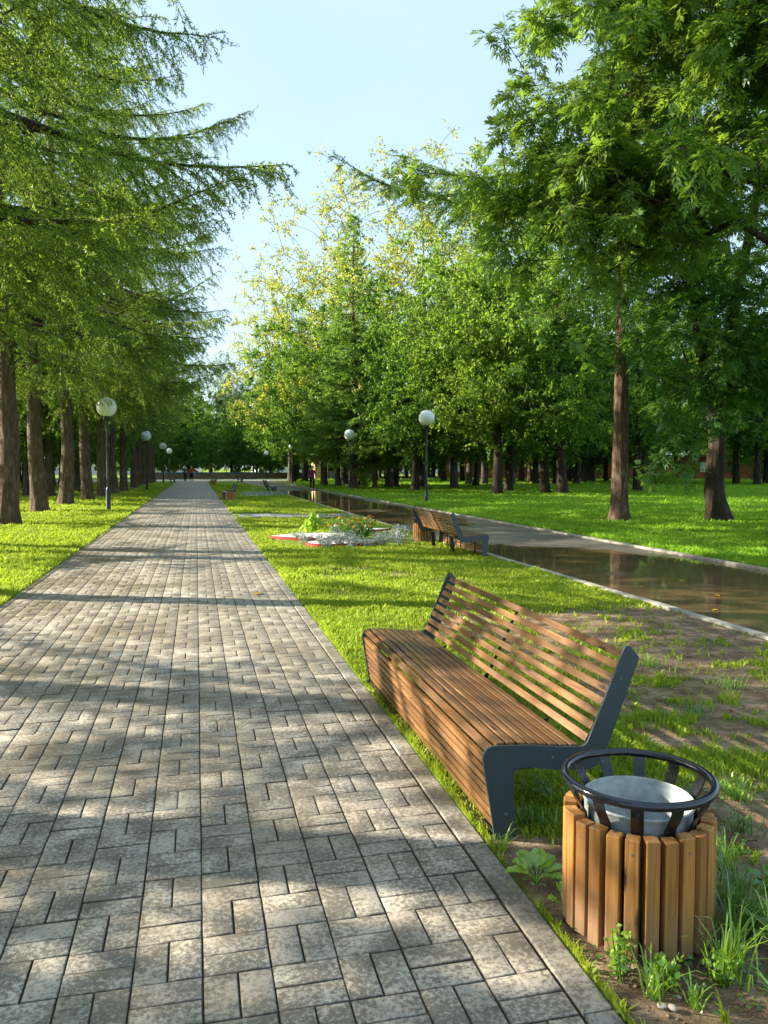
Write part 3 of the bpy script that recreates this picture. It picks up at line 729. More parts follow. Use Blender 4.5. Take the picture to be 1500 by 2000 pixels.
# ---------- middle: conifer, maples, yellow trees
plant_tree('conifer_tree', spruceT, (10.75, 54.6), .7, 'tall pointed green conifer rising in the middle behind the asphalt', 'tree', s=1.1)
plant_tree('conifer_tree', spruceT, (12.1, 54.0), 2.7, 'shorter conifer with reddish trunk just right of the tall pointed one', 'tree', s=.7, sz=.76)
mid = [(12.6, 60.9, mapleA, .95), (10.0, 63.3, mapleC, 1.0), (10.8, 61.3, mapleC, .8), (13.55, 55.9, mapleC, .9), (14.4, 57.3, mapleB, .85), (10.1, 85.1, mapleA, 1.15), (10.9, 82, mapleA, 1.1), (18.0, 80.1, mapleB, 1.1), (11.4, 92, mapleA, 1.15)]
midlab = ['dark maple behind the right foot of the tall conifer', 'dark slanting trunk behind the purple coated walker', 'dark maple right of the purple coated walker', 'dark trunk just right of the conifers',
          'paired dark trunk next to the one right of the conifers', 'large dark maple by the third right hand lamp', 'maple just right of the third right hand lamp', 'maple far behind the conifers', 'maple left of the third right hand lamp beside the cross path']
for k, (x, y, p, s) in enumerate(mid): plant_tree('maple_tree', p, (x, y), k * 1.1, midlab[k], 'tree', s=s)
plant_tree('yellowing_tree', yellowA, (16.4, 57), .3, 'tall sparse yellow green tree with bare twigs above the right lamp', 'tree', s=1.06)
plant_tree('yellowing_tree', yellowA, (12.2, 66), 2.2, 'yellowing tree top showing just right of the conifer tip', 'tree', s=1.1)
plant_tree('yellowing_tree', yellowA, (10.6, 92), 4.2, 'pale thin topped yellowing tree left of the conifer tip', 'tree', s=1.12)
plant_tree('yellowing_tree', yellowA, (22.5, 64), 5.0, 'yellow green tree half hidden by the ash foliage', 'tree', s=1.0)

# ---------- right lawn wood
rt = [(13.1, 47.2), (17.3, 52.2), (24.9, 78.5), (26.8, 78.1), (24.6, 65.8), (15.7, 40.1), (18.7, 45.9), (32.7, 76.7), (29.0, 64.8), (19.3, 41.8), (30.7, 64.4), (19.9, 40.8), (32.5, 64), (39.5, 75), (50, 90.8), (26.5, 44.1), (39.5, 64.5), (46.1, 60.7), (45.2, 56.9)]
rtlab = {0: 'maple whose trunk shows just left of the nearest right lamp post', 1: 'maple with a straight trunk a little right of the nearest right lamp', 5: 'stout grey trunked maple, nearest of the lawn trees behind the bin and second bench',
         6: 'dark trunked maple just right of the stout grey trunked one', 9: 'dark flared trunk, left one of the slanting pair on the right lawn', 11: 'leaning dark trunk, right one of the slanting pair on the right lawn',
         15: 'leaning trunk seen just right of the big reddish trunk', 17: 'pale footed trunk beyond the big ash at the right', 18: 'dark trunk near the right photo edge beyond the ash'}
for k, (x, y) in enumerate(rt):
    p = (mapleA, mapleC, mapleB)[k % 3]; near = k in rtlab
    plant_tree('maple_tree', p, (x, y), k * .9, rtlab.get(k, 'dark trunked maple of the scattered wood on the right lawn'), 'tree', None if near else 'scattered wood on the right lawn', s=.88 + .2 * ((k * 37) % 10) / 10,
               lean=(0, R(5)) if k == 11 else (0, 0))
for k in range(18):
    x = 21 + (k * 9.7) % 34; y = 58 + (k * 6.1) % 20
    plant_tree('maple_tree', (mapleA, mapleC, mapleB)[k % 3], (x, y), k * 1.7, 'slim dark trunk deeper in the wood on the right lawn', 'tree', 'deeper trees of the right wood', s=.85, sz=.95)
for k in range(44):
    x = 16 + (k * 7.3) % 84; y = 84 + (k * 13.7) % 52
    if x < 20 and y < 120: y += 26
    if x > y * .85: continue
    plant_tree('broadleaf_tree', (farA, farA, mapleB)[k % 3], (x, y), k * 1.3, 'dense dark tree of the far wood behind the right lawn', 'tree', 'far wood behind the right lawn', s=.85 + .3 * ((k * 53) % 10) / 10)
for k in range(17):
    x = -16 + k * 3.7; y = 118 + (k * 11) % 30 + (8 if 0 < x < 9 else 0)
    plant_tree('broadleaf_tree', farA, (x, y), k * 1.9, 'dark tree of the wood behind the low wall at the end of the path', 'tree', 'wood behind the low wall', s=(.72 if -1 < x < 14 else .9) + .1 * ((k * 7) % 3))
plant_tree('birch_tree', birchP, (5.6, 131), 0, 'white trunked birch with hanging pale foliage behind the low wall', 'tree', s=.95, lean=(0, R(-4)))
plant_tree('birch_tree', birchP, (6.9, 134), 2, 'slimmer birch just right of the leaning white birch', 'tree', s=.8)

# ---------- near right: reddish larch trunk, forked ash, and a second ash reaching in from the right
toleft = math.atan2(sin(YAW), -cos(YAW))
big = conifer(71, 19, 6.2, 3.0, nprim=42, r0=.205, per=2, fine=.8, leafl=.075, leafw=.022, mat='spruce', bark='bark_red', flare=.6,
              extra=[(9.6, toleft + .0, 8.0), (9.3, toleft + .12, 6.5), (10.2, toleft - .15, 6.2)], sides=30, tip=.35, hang=.45)
plant_tree('larch_tree', big, (11.49, 20.02), 0, 'big straight reddish brown trunk on the right lawn with a long branch reaching left', 'tree')
stems = [([(0, 0, 0), (-.1, .1, .8), (-.05, .1, 2.2), (-.15, .2, 3.6), (-.6, .3, 5.2), (-.9, .2, 7.0), (-.9, 0, 9), (-1.5, .2, 12), (-1.8, .3, 15)], [.29, .25, .23, .2, .17, .15, .12, .08, .03]),
         ([(-.08, .15, 2.6), (.15, .2, 4.0), (.55, .3, 6.0), (1.0, .2, 8.5), (1.3, .1, 11.5), (1.5, 0, 14)], [.19, .16, .14, .11, .07, .03]),
         ([(-.9, .1, 7.2), (-1.7, -.1, 8.6), (-2.6, -.3, 10.4), (-3.2, -.3, 12.5)], [.13, .11, .08, .03])]
low = [(-2.2, -.8, 1.75), (-1.7, -.9, 1.6), (-2.5, -.6, 1.45), (-1.5, -1.0, 2.3), (-1.9, -.9, 2.5), (-.9, -1.0, 2.9), (-1.3, -1.1, 3.1), (-2.3, -.8, 3.0), (-.5, -.9, 3.3), (.6, -1.0, 3.4), (-1.9, -1.1, 3.6)]
ashB = broadleaf(83, 16, 3.6, stems, [(0, 0, 9.8, 4.9, 4.6, 5.4, 1.0), (-1.5, -1.0, 6.2, 4.0, 3.0, 2.8, .55), (1.5, -.8, 5.0, 2.8, 2.6, 1.6, .3), (-.3, -1.0, 3.9, 2.0, 1.4, .9, .16)], 330, 'ash', 'bark_dark', twigs=9, twl=.6, leaf='ash', leafl=.125, leafw=.048,
                 perTwig=5, flare=.5, r_tip=.008, droop=.3, sides=30, extra_pts=low)
plant_tree('ash_tree', ashB, (14.2, 19.38), 0, 'forked dark trunk with a scar at the right, ash leaves hanging almost to the lawn', 'tree')
st2 = [([(0, 0, 0), (0, .1, 2), (-.3, .1, 4), (-.5, .2, 7), (-.6, .2, 10), (-.6, .2, 13)], [.3, .25, .22, .16, .1, .03])]
ashC = broadleaf(101, 14, 4.6, st2, [(-.4, .6, 9.6, 4.6, 4.4, 3.9, 1.0), (-3.3, 1.6, 7.2, 2.9, 2.4, 1.9, .62), (-2.2, 1.2, 10.8, 3.4, 3.0, 2.6, .4)], 430, 'ash_bright', 'bark_dark', twigs=9, twl=.6, leaf='ash', leafl=.125, leafw=.048,
                 perTwig=5, flare=.6, r_tip=.008, droop=.28)
plant_tree('ash_tree', ashC, (11.3, 13.0), 0, 'bright ash foliage filling the upper right in front of the trunks', 'tree')

# ---------- trees outside the frame on the left that cast the dappled shade on the path
for k, (x, y) in enumerate([(-5.0, 5.2), (-5.0, -1.5), (-9.4, 9.0), (-9.8, 2.6), (-11.4, 18), (-12.2, 25.5), (-11.8, 31.5), (-12.4, 37)]):
    plant_tree('larch_tree', larchB, (x, y), (0, 0, 3.1, 2.6, 0, .4, -.3, .2)[k], 'larch left of the photo whose shade falls over the path', 'tree', 'larches left of the photo')

for k, (x, y, s) in enumerate([(-9.6, .2, .75), (-9.0, 5.2, .37), (-7.0, 2.6, .3)]):  # unseen low trees, added and sized to shade the foreground paving
    plant_tree('maple_tree', mapleC, (x, y), k * 2.3, 'unseen low crowned tree added at left to shade the foreground paving', 'tree', 'added shade trees outside the frame', s=s)
for k in range(9):
    plant_tree('broadleaf_tree', (mapleC, farA)[k % 2], (-9.5 + k * 2.9, 112 + (k * 5) % 9), k * 1.1, 'dark low crowned tree right behind the low wall', 'tree', 'trees right behind the low wall', s=.62, sz=.6)
# ------------------------------------------------------------------ bench
def arc(cx, cz, r, a0, a1, n=6): return [(cx + r * cos(R(a0 + (a1 - a0) * i / n)), cz + r * sin(R(a0 + (a1 - a0) * i / n))) for i in range(n + 1)]
BL = 2.38
def slatbox(mb, p, ang, wdt, th, y0, y1, t=None):
    Mx = Matrix.Translation((p[0], 0, p[1])) @ Matrix.Rotation(-ang, 4, 'Y')
    mb.box(-wdt / 2, wdt / 2, y0, y1, -th / 2, th / 2, M=Mx, bev=.003, t=t)
def side_profile():
    p = [(.058, -.03), (.002, .325)] + arc(.048, .334, .046, 178, 92, 7)       # front leg up and round the seat corner
    p += [(.20, .372), (.33, .354), (.43, .348)] + arc(.425, .385, .037, -80, -22, 5)[1:]   # dip of the seat into the back
    p += [(.612, .735)] + arc(.632, .734, .020, 150, 70, 4)[1:] + [(.668, .722)] + arc(.664, .700, .018, 60, -22, 3)[1:]
    p += [(.548, .345)] + arc(.455, .325, .075, -10, -88, 6)[1:]
    p += [(.30, .262), (.20, .281)] + arc(.165, .246, .036, 92, 178, 5)[1:] + [(.146, -.03)]
    return p
def make_bench(detail=True):
    root = empty('park_bench')
    for y0 in (0.0, BL - .012):
        mb = MB(); mb.prism(side_profile(), y0, y0 + .012); sp_ = mb.build('side_panel', M['steel'], root)
        yo = y0 - .0025 if y0 == 0 else y0 + .0121
        for bx_, bz_ in ((.10, .10), (.30, .315), (.60, .62)):
            bo = MB(); bo.tube([(bx_, yo, bz_), (bx_, yo + .0024, bz_)], .0065, 12); bo.build('bolt', M['fence_grey'], sp_)
    ya, yb = .0135, BL - .0135; f = MB()
    n = 7
    for i in range(n):
        z = .052 + i * (.262 / (n - 1)); x = .060 - z * .155
        halves = [(ya, BL * .5 - .002), (BL * .5 + .002, yb)] if i % 3 == 1 else [(ya, yb)]
        for a, b in halves: slatbox(f, (x + .012, z), R(90) + .155, .0315, .022, a, b)
    f.build('front_panel', M['wood'], root)
    s = MB()
    for i, (x, z) in enumerate([(.034, .366), (.078, .3795), (.124, .379), (.170, .374), (.216, .368), (.262, .362), (.308, .356), (.354, .351), (.400, .348)]):
        a = R(38) if i == 0 else (-.02 if i == 1 else -.10)
        halves = [(ya, BL * .62 - .002), (BL * .62 + .002, yb)] if i % 4 == 3 else [(ya, yb)]
        for u, v in halves: slatbox(s, (x, z - .004), a, .034, .024, u, v)
    s.build('seat', M['wood'], root)
    b = MB(); n = 8
    for i in range(n):
        t = (i + .35) / (n - .35); x = .452 + t * (.640 - .452); z = .372 + t * (.735 - .372)
        halves = [(ya, BL * .5 - .002), (BL * .5 + .002, yb)] if i % 3 == 2 else [(ya, yb)]
        for u, v in halves: slatbox(b, (x + .004, z - .014), R(62.5), .0335, .022, u, v)
    b.build('backrest', M['wood'], root)
    fr = MB()
    for yy in (BL / 2,):
        fr.prism([(.092, .02), (.085, .31), (.10, .345), (.44, .322), (.472, .36), (.652, .72), (.662, .715), (.484, .35), (.46, .30), (.12, .318), (.106, .30), (.112, .02)], yy - .004, yy + .004)
    for yy in (.42, BL - .42):
        fr.prism([(.092, .02), (.085, .31), (.10, .345), (.44, .322), (.48, .335), (.46, .30), (.12, .318), (.106, .30), (.112, .02)], yy - .004, yy + .004)
    fr.box(.03, .10, .02, BL - .02, .012, .03)
    fr.build('frame', M['black'], root)
    for yy in (.62, BL - .62):
        l = MB(); l.prism([(.43, .29), (.49, .30), (.455, -.03), (.395, -.03)], yy - .03, yy + .03); l.build('leg', M['black'], root)
    return root
bench = make_bench()
spots = [((1.093, 2.92, 0), 0, 'wooden slat bench with grey blue steel side panels in the foreground beside the paved path'),
         ((4.735, 14.80, 0), R(180), 'slatted bench turned towards the asphalt, seen from behind right of the flower bed'),
         ((1.14, 36.9, 0), 0, 'sunlit bench beside the path behind the distant bright wooden bin'),
         ((4.74, 50.5, 0), R(180), 'small distant bench facing the asphalt beside the second flower bed'),
         ((1.14, 70.2, 0), 0, 'distant bench beside the far end of the paved path behind a brown bin'),
         ((4.74, 86.4, 0), R(180), 'tiny dark bench at the far end of the grass strip by the low wall'),
         ((-2.15, 86.0, 0), R(180), 'far bench on the left side of the path near its end')]
for k, (l, rz, lab) in enumerate(spots):
    o = bench if k == 0 else copy_tree(bench)
    o.location = l; o.rotation_euler = (0, 0, rz); tag(o, lab, 'bench', 'park benches along the two paths')

# ------------------------------------------------------------------ litter bin
def make_bin():
    root = empty('litter_bin')
    n = 25
    for k in range(n):
        a = 2 * pi * (k + .15) / n; top = .385 + random.uniform(-.006, .006); zb = .022 + random.uniform(-.008, .008)
        mb = MB(); Mx = Matrix.Rotation(a, 4, 'Z') @ Matrix.Translation((.213, 0, 0)) @ Matrix.Rotation(random.uniform(-.14, .14), 4, 'Z')
        mb.box(-.022, .022, -.0205, .0205, zb, top, M=Mx, bev=.0035); sl = mb.build('slat', M['wood_bin'], root)
        if k % 3: continue
        sc = MB(); sc.tube([(cos(a) * .2325, sin(a) * .2325, top - .045), (cos(a) * .2358, sin(a) * .2358, top - .045)], .0042, 10); sc.build('screw', M['fence_grey'], sl)
    fr = MB(); fr.lathe([(.0, .012), (.184, .012), (.1885, .03), (.1885, .365), (.1855, .365), (.1855, .03), (.0, .02)], 48); fr.build('dark_sleeve', M['black'], root, auto=True)  # dark sleeve added behind the slats so their gaps look dark
    for k in range(12):
        a = 2 * pi * (k + .37) / 12; mb = MB(); vs = []
        prof = [(.180, .30), (.180, .36), (.188, .40), (.208, .43), (.224, .46), (.228, .482)]
        hw = .019
        for r, z in prof:
            for s, dr in ((-1, 0), (1, 0), (1, .005), (-1, .005)):
                rr_ = r + dr; vs.append((rr_ * cos(a) - s * hw * sin(a), rr_ * sin(a) + s * hw * cos(a), z))
        fs = []
        for i in range(len(prof) - 1):
            for q in range(4): fs.append((i * 4 + q, i * 4 + (q + 1) % 4, i * 4 + 4 + (q + 1) % 4, i * 4 + 4 + q))
        mb.add(vs, fs); mb.build('strap', M['black'], root, auto=True)
    t = MB(); t.torus((0, 0, .487), .231, .0135); t.build('rim', M['blackring'], root, smooth=True)
    b = MB(); b.lathe([(0, .05), (.158, .05), (.170, .418), (.173, .424), (.176, .418), (.167, .40), (.154, .055), (0, .055)], 48)
    b.build('bucket', M['zinc'], root, auto=True)
    return root
bin0 = make_bin()
bins = [((1.381, 2.262, 0), .3, 'round wooden slat litter bin with black ring and zinc bucket in the foreground'), ((4.42, 15.18, 0), 1.2, 'wooden slat bin behind the bench that faces the asphalt'),
        ((1.50, 36.35, 0), .8, 'bright orange brown bin standing before the distant sunlit bench'), ((1.42, 69.5, 0), .1, 'brown bin before the far bench at the end of the paved path')]
for k, (l, rz, lab) in enumerate(bins):
    o = bin0 if k == 0 else copy_tree(bin0)
    o.location = l; o.rotation_euler = (0, 0, rz); tag(o, lab, 'litter bin', 'litter bins by the benches')

# ------------------------------------------------------------------ globe lamps
def make_lamp():
    root = empty('street_lamp')
    mb = MB(); mb.lathe([(.0, -.05), (.09, -.05), (.09, .02), (.078, .05), (.075, .74), (.06, .79), (.05, .80), (.042, .83), (.038, 2.4), (.036, 3.12), (.0, 3.12)], 20)
    mb.build('post', M['pole'], root, auto=True)
    c = MB(); c.lathe([(.036, 3.12), (.10, 3.13), (.125, 3.16), (.125, 3.27), (.13, 3.275), (.0, 3.28)], 24); c.build('collar', M['pole'], root, auto=True)
    g = MB(); prof = []
    for i in range(25):
        a = -math.acos(.115 / .335) + (pi / 2 + math.acos(.115 / .335)) * i / 24; prof.append((max(.335 * cos(a), .0005), 3.57 + .335 * sin(a)))
    g.lathe(prof, 40); g.build('globe', M['globe'], root, smooth=True)
    return root
lamp0 = make_lamp()
lamps = [((-2.97, 28.86, 0), 'white globe lamp on black post, nearest on the left of the path'), ((-3.18, 54.5, 0), 'second white globe lamp on the left of the path'), ((-3.1, 79.5, 0), 'third white globe lamp of the left row'),
         ((-3.2, 103.4 - 2, 0), 'fourth globe lamp of the left row, standing at the cross path'), ((-.88, 124.4, 0), 'small far globe lamp above the two walkers behind the low wall'), ((9.41, 32.06, 0), 'white globe lamp at the right edge of the asphalt, nearest on the right'),
         ((9.4, 49.2, 0), 'globe lamp in front of the conifer trunks on the right'), ((8.93, 76, 0), 'small distant globe lamp on the right side near the purple coated walker'), ((9.6, 112, 0), 'faint far globe lamp in the dark wood beyond the cross path')]
for k, (l, lab) in enumerate(lamps):
    o = lamp0 if k == 0 else copy_tree(lamp0)
    o.location = l; tag(o, lab, 'street lamp', 'globe lamps along the paths')

# ------------------------------------------------------------------ low wall, kiosk, far buildings
M['wallb'] = plain('low_wall_concrete', (.17, .13, .095), .8, .2, .25, 1.2); M['bluecap'] = plain('blue_coping', (.07, .16, .38), .5, .3, .2, 1)
root = empty('basin_wall', (-6.5, 107, 0), math.atan2(12.0, 26), 'long low brown wall with a thin blue top edge closing the view at the path end', 'wall')
mb = MB(); mb.box(0, 29, -.25, .25, -.05, .8, bev=.01); mb.build('wall_body', M['wallb'], root)
mb = MB(); mb.box(-.04, 18, -.3, .3, .802, .90, bev=.01); mb.build('coping', M['bluecap'], root)
M['kiosk'] = plain('kiosk_plaster', (.5, .4, .2), .8, .2, .1, 2); M['kdark'] = plain('dark_opening', (.015, .013, .012), .4, .5, .2); M['kred'] = plain('red_board', (.55, .05, .04), .5); M['kroof'] = plain('brown_roof', (.12, .07, .05), .7)
M['kgreen'] = plain('green_board', (.12, .4, .12), .5); M['white'] = plain('white_paint', (.8, .8, .78), .5, .3, .03)
M['orange_wall'] = plain('orange_brown_boards', (.30, .12, .045), .8, .2, .45, 1.5)
def kiosk(loc, rz, label):
    r = empty('kiosk', loc, rz, label, 'kiosk')
    a = MB(); a.box(0, 1.6, 0, 3, 0, 3.0); a.box(1.6, 8, .9, 3, 0, 3.0); a.build('wall', M['kiosk'], r)
    a = MB(); a.box(1.8, 5.2, .84, .897, 1.1, 2.5); a.build('window', M['kdark'], r)
    a = MB(); a.box(1.8, 8, .6, .83, .0, 1.05); [a.box(1.8 + i * .4, 1.86 + i * .4, .57, .597, .0, 1.05) for i in range(16)]; a.build('counter', M['concrete'], r)
    a = MB(); a.box(-.3, 8.4, -.4, 3.4, 3.003, 3.3, bev=.03); a.build('roof', M['kroof'], r)
    a = MB(); a.box(2.0, 3.6, -.2, -.1, 3.305, 4.0); a.build('sign', M['kred'], r)
    a = MB(); a.box(5.2, 8.2, -.2, -.1, 3.305, 4.5); a.build('banner', M['kgreen'], r)
    return r
kiosk((14.2, 97, 0), 0, 'yellowish kiosk with dark hatch and red sign behind the purple coated walker')
def lowbuilding(loc, rz, L, label):
    r = empty('pavilion', loc, rz, label, 'building')
    a = MB(); a.box(0, L, 0, 5, 0, 3.0); a.build('wall', M['orange_wall'], r)
    a = MB(); a.box(-.5, L + .5, -.6, 5.6, 3.003, 3.35, bev=.03); a.build('roof', M['kroof'], r)
    for k in range(int(L / 4)):
        w = MB(); w.box(1 + k * 4, 2.6 + k * 4, -.06, -.003, .9, 2.3); w.build('window', M['kdark'] if k % 3 else M['white'], r)
lowbuilding((34, 108, 0), R(-12), 52, 'long low orange brown building seen between the trunks of the right wood')
M['fencem'] = metal_paint('dark_fence_paint', (.03, .035, .04), .5)
r = empty('fence', (62, 79, 0), R(-35), 'dark metal fence panel at the far right behind the lawn', 'fence')
a = MB(); a.box(0, 16, -.03, .03, .1, .9); a.build('panel', M['fencem'], r)
a = MB()
for k in range(9): a.box(k * 2 - .05, k * 2 + .05, -.06, .031 + .03, 0, 2.2)
a.build('post', M['fencem'], r); a = MB(); a.box(0, 16, -.025, .025, 2.0, 2.1); a.build('rail', M['fencem'], r)
# pale things glimpsed far behind the trunks
M['pale'] = plain('pale_facade', (.62, .6, .56), .8, .2, .1, .5); M['pglass'] = plain('window_glass', (.05, .06, .08), .15, .6)
def farhouse(loc, rz, L, Hh, label):
    r = empty('apartment_building', loc, rz, label, 'building')
    a = MB(); a.box(0, L, 0, 12, 0, Hh); a.build('wall', M['pale'], r)
    a = MB(); a.box(-.3, L + .3, -.3, 12.3, Hh + .003, Hh + .5); a.build('roof', M['kroof'], r)
    for k in range(int(L / 3.2)):
        for j in range(int(Hh / 3)):
            w = MB(); w.box(1 + k * 3.2, 2.5 + k * 3.2, -.05, -.003, .9 + j * 3, 2.3 + j * 3); w.build('window', M['pglass'], r)
farhouse((-60, 185, 0), R(-8), 60, 5, 'pale building glimpsed between the far trunks left of the path')
farhouse((14, 185, 0), R(5), 50, 5, 'pale building glimpsed between the far trunks behind the low wall')

# ------------------------------------------------------------------ stepping slabs across the grass strip
M['slab'] = plain('grey_slab', (.24, .25, .26), .8, .3, .25, 5)
for k in range(9):
    for j in range(2):
        cx = 1.3 + k * .41 + random.uniform(-.02, .02); cyy = 25.45 - k * .12 - j * 1.0
        mb = MB(); mb.box(-.19, .19, -.45, .45, -.03, .022 + random.uniform(-.004, .01), bev=.008)
        o = mb.build('paving_slab', M['slab']); o.location = (cx, cyy, 0); o.rotation_euler = (random.uniform(-.01, .01), random.uniform(-.02, .02), random.uniform(-.05, .05))
        tag(o, 'grey stone slab of the sunken crossing in the grass strip', 'paving slab', 'grey slabs crossing the grass strip')

# ------------------------------------------------------------------ flower beds
M['redplastic'] = plain('red_edging', (.38, .055, .04), .6, .3, .3, 12); M['gravel'] = plain('white_gravel', (.72, .70, .70), .9, .2, .3, 45)
def teardrop(cx, cy, L, Wd, rot, n=44):
    P = []
    for i in range(n):
        a = 2 * pi * i / n; x = cos(a) * L * .5; y = sin(a) * Wd * .5 * (sin(a / 2) ** .9 if True else 1)
        P.append((cx + x * cos(rot) - y * sin(rot), cy + x * sin(rot) + y * cos(rot)))
    return P
def flower_bed(polys, label):
    root = empty('flower_bed', (polys[0][0][0], polys[0][0][1], 0), 0, label, 'flower bed'); ox, oy = polys[0][0]
    for P in polys:
        P = [(x - ox, y - oy) for x, y in P]; n = len(P)
        g = MB(); mx = sum(p[0] for p in P) / n; my = sum(p[1] for p in P) / n; vs = [(mx + (x - mx) * .95, my + (y - my) * .95, .07) for x, y in P]; g.add(vs, [tuple(range(n))]); g.build('gravel', M['gravel'], root)
        b = MB(); cx = sum(p[0] for p in P) / n; cyy = sum(p[1] for p in P) / n
        vs = []
        for (x, y) in P:
            d = math.hypot(x - cx, y - cyy); ux, uy = (x - cx) / d, (y - cyy) / d
            vs += [(x, y, -.01), (x, y, .068), (x - ux * .03, y - uy * .03, .068), (x - ux * .035, y - uy * .035, -.01)]
        fs = [(4 * i + q, 4 * ((i + 1) % n) + q, 4 * ((i + 1) % n) + (q + 1) % 4, 4 * i + (q + 1) % 4) for i in range(n) for q in range(4)]
        b.add(vs, fs); b.build('edging', M['redplastic'], root)
    return root
bed1 = [teardrop(2.3, 16.6, 1.7, 1.6, R(175)), teardrop(2.75, 15.0, 1.5, 1.1, R(5)), teardrop(3.9, 18.0, 1.2, .8, R(20))]
flower_bed(bed1, 'red edged flower bed with white gravel in the grass strip before the second bench')
bed2 = [teardrop(3.4, 42.2, 2.6, 1.8, R(10))]
flower_bed(bed2, 'second flower bed with pale gravel far along the grass strip')

def bushy(seed, n, h, rad, ll, lw, upb=1.0, stemn=14):
    r_ = np.random.default_rng(seed); az = r_.uniform(0, 2 * pi, stemn); le = r_.uniform(.1, 1, stemn)
    S0 = np.stack([np.cos(az) * rad * .15, np.sin(az) * rad * .15, az * 0], -1); S1 = np.stack([np.cos(az) * rad * le, np.sin(az) * rad * le, h * r_.uniform(.55, 1.1, stemn)], -1)
    I = r_.integers(0, stemn, n); q = r_.uniform(.12, 1, n)[:, None]; c = S0[I] * (1 - q) + S1[I] * q
    d = unit(unit(r_.normal(size=c.shape)) + np.array([0, 0, .5 * upb]))
    return (S0, S1), leafquads(c, d, ll * r_.uniform(.6, 1.3, n), lw * r_.uniform(.7, 1.3, n), r_, droop=.15), r_
def plant_thing(name, seed, loc, h, rad, n, ll, lw, mat, label, cat, group=None, flowers=None, parent_scale=1):
    (S0, S1), Q, r_ = bushy(seed, n, h, rad, ll, lw)
    e = empty(name, loc, random.random() * 6, label, cat, group)
    link_mesh('foliage', quadmesh('foliage', Q, M[mat], r_), None, e)
    link_mesh('stem', mesh_np('stem', *prisms(S0 - [0, 0, .03], S1, np.full(len(S0), .003), np.full(len(S0), .0015), 4), M['weed_dark'], np.full(len(S0) * 8, .5)), None, e)
    if flowers:
        k, sz = flowers; c = S1[r_.integers(0, len(S1), k)] + r_.normal(0, .03, (k, 3)); qs = []
        for t in range(6):
            a = t * pi / 3; d = unit(np.array([[cos(a), sin(a), .35]]) + r_.normal(0, .15, (k, 3))); qs.append(leafquads(c, d, np.full(k, sz), np.full(k, sz * .8), r_, droop=0))
        QQ = np.concatenate([q[:, None] for q in qs], 1)
        for kk in range(k): link_mesh('flower', quadmesh('flower', QQ[kk], M['orange'], r_), None, e)
    return e
sp = [(2.55, 15.5), (2.3, 15.1), (2.75, 15.9), (3.0, 14.75), (2.6, 14.65), (3.35, 16.4), (3.6, 15.7), (3.85, 15.3), (4.0, 15.9), (2.1, 15.6), (2.3, 14.45), (2.75, 14.3), (3.1, 14.4), (3.45, 14.8), (3.8, 14.8), (2.0, 16.3), (2.9, 15.3)]
for k, (x, y) in enumerate(sp):
    plant_thing('silver_plant', 200 + k, (x, y, .0), .17 + .06 * (k % 3), .22, 300, .07, .014, 'silver', 'feathery silver grey plant in the red edged flower bed', 'plant', 'silver plants of the flower bed')
for k, (x, y) in enumerate([(3.0, 17.2), (3.3, 17.6), (3.55, 17.0), (3.1, 16.5), (3.75, 17.7), (3.4, 16.3), (3.0, 15.9)]):
    plant_thing('marigold', 230 + k, (x, y, .0), .36, .26, 380, .09, .03, 'weed_dark', 'marigold with small orange flowers in the red edged flower bed', 'flower', 'marigolds of the flower bed', flowers=(10, .045))
plant_thing('leafy_plant', 250, (2.45, 17.6, 0), .42, .3, 60, .2, .13, 'weed', 'broad leaved bright green plant at the back of the red edged flower bed', 'plant')
for k in range(9):
    plant_thing('silver_plant', 260 + k, (2.4 + .27 * k, 41.9 + .2 * (k % 3), 0), .26, .26, 260, .08, .02, 'silver', 'low silver plant of the second flower bed', 'plant', 'silver plants of the second flower bed')
plant_thing('leafy_plant', 280, (3.2, 44.5, 0), .5, .35, 120, .14, .08, 'weed', 'green plant behind the second flower bed', 'plant')
plant_thing('sapling', 281, (11.9, 56.5, 0), 1.5, .8, 300, .2, .13, 'weed', 'bright young sapling between the conifer trunks', 'sapling')

# ------------------------------------------------------------------ near weeds and tufts
def tuft(loc, seed, n, h, spread, mat, label, w=.004, seeds=False):
    r_ = np.random.default_rng(seed); az = r_.uniform(0, 2 * pi, n); L = h * r_.uniform(.5, 1.25, n); out = r_.uniform(.15, .9, n)
    b = np.stack([r_.normal(0, spread * .25, n), r_.normal(0, spread * .25, n), np.full(n, -.01)], -1); s = np.stack([-np.sin(az), np.cos(az), az * 0], -1) * w
    V = []; pts = [(0, 0), (.4, .52), (.75, .85), (1.0, .93)]
    d = np.stack([np.cos(az), np.sin(az), az * 0], -1)
    ring = [b + d * (t * L * out)[:, None] + np.array([0, 0, 1.]) * (zf * L * (1.05 - .45 * out * t))[:, None] for t, zf in pts]
    wid = [1, .9, .6, .08]
    V = np.stack([p + s * wd * sg for p, wd in zip(ring, wid) for sg in (-1, 1)], 1)
    f = np.array([(0, 1, 3, 2), (2, 3, 5, 4), (4, 5, 7, 6)]); F = (f[None] + 8 * np.arange(n)[:, None, None]).reshape(-1, 4)
    me = mesh_np('grass_tuft', V.reshape(-1, 3), F, M[mat], np.repeat(r_.random(n), 8))
    return tag(link_mesh('grass_tuft', me), label, 'grass tuft').__setattr__('location', loc)
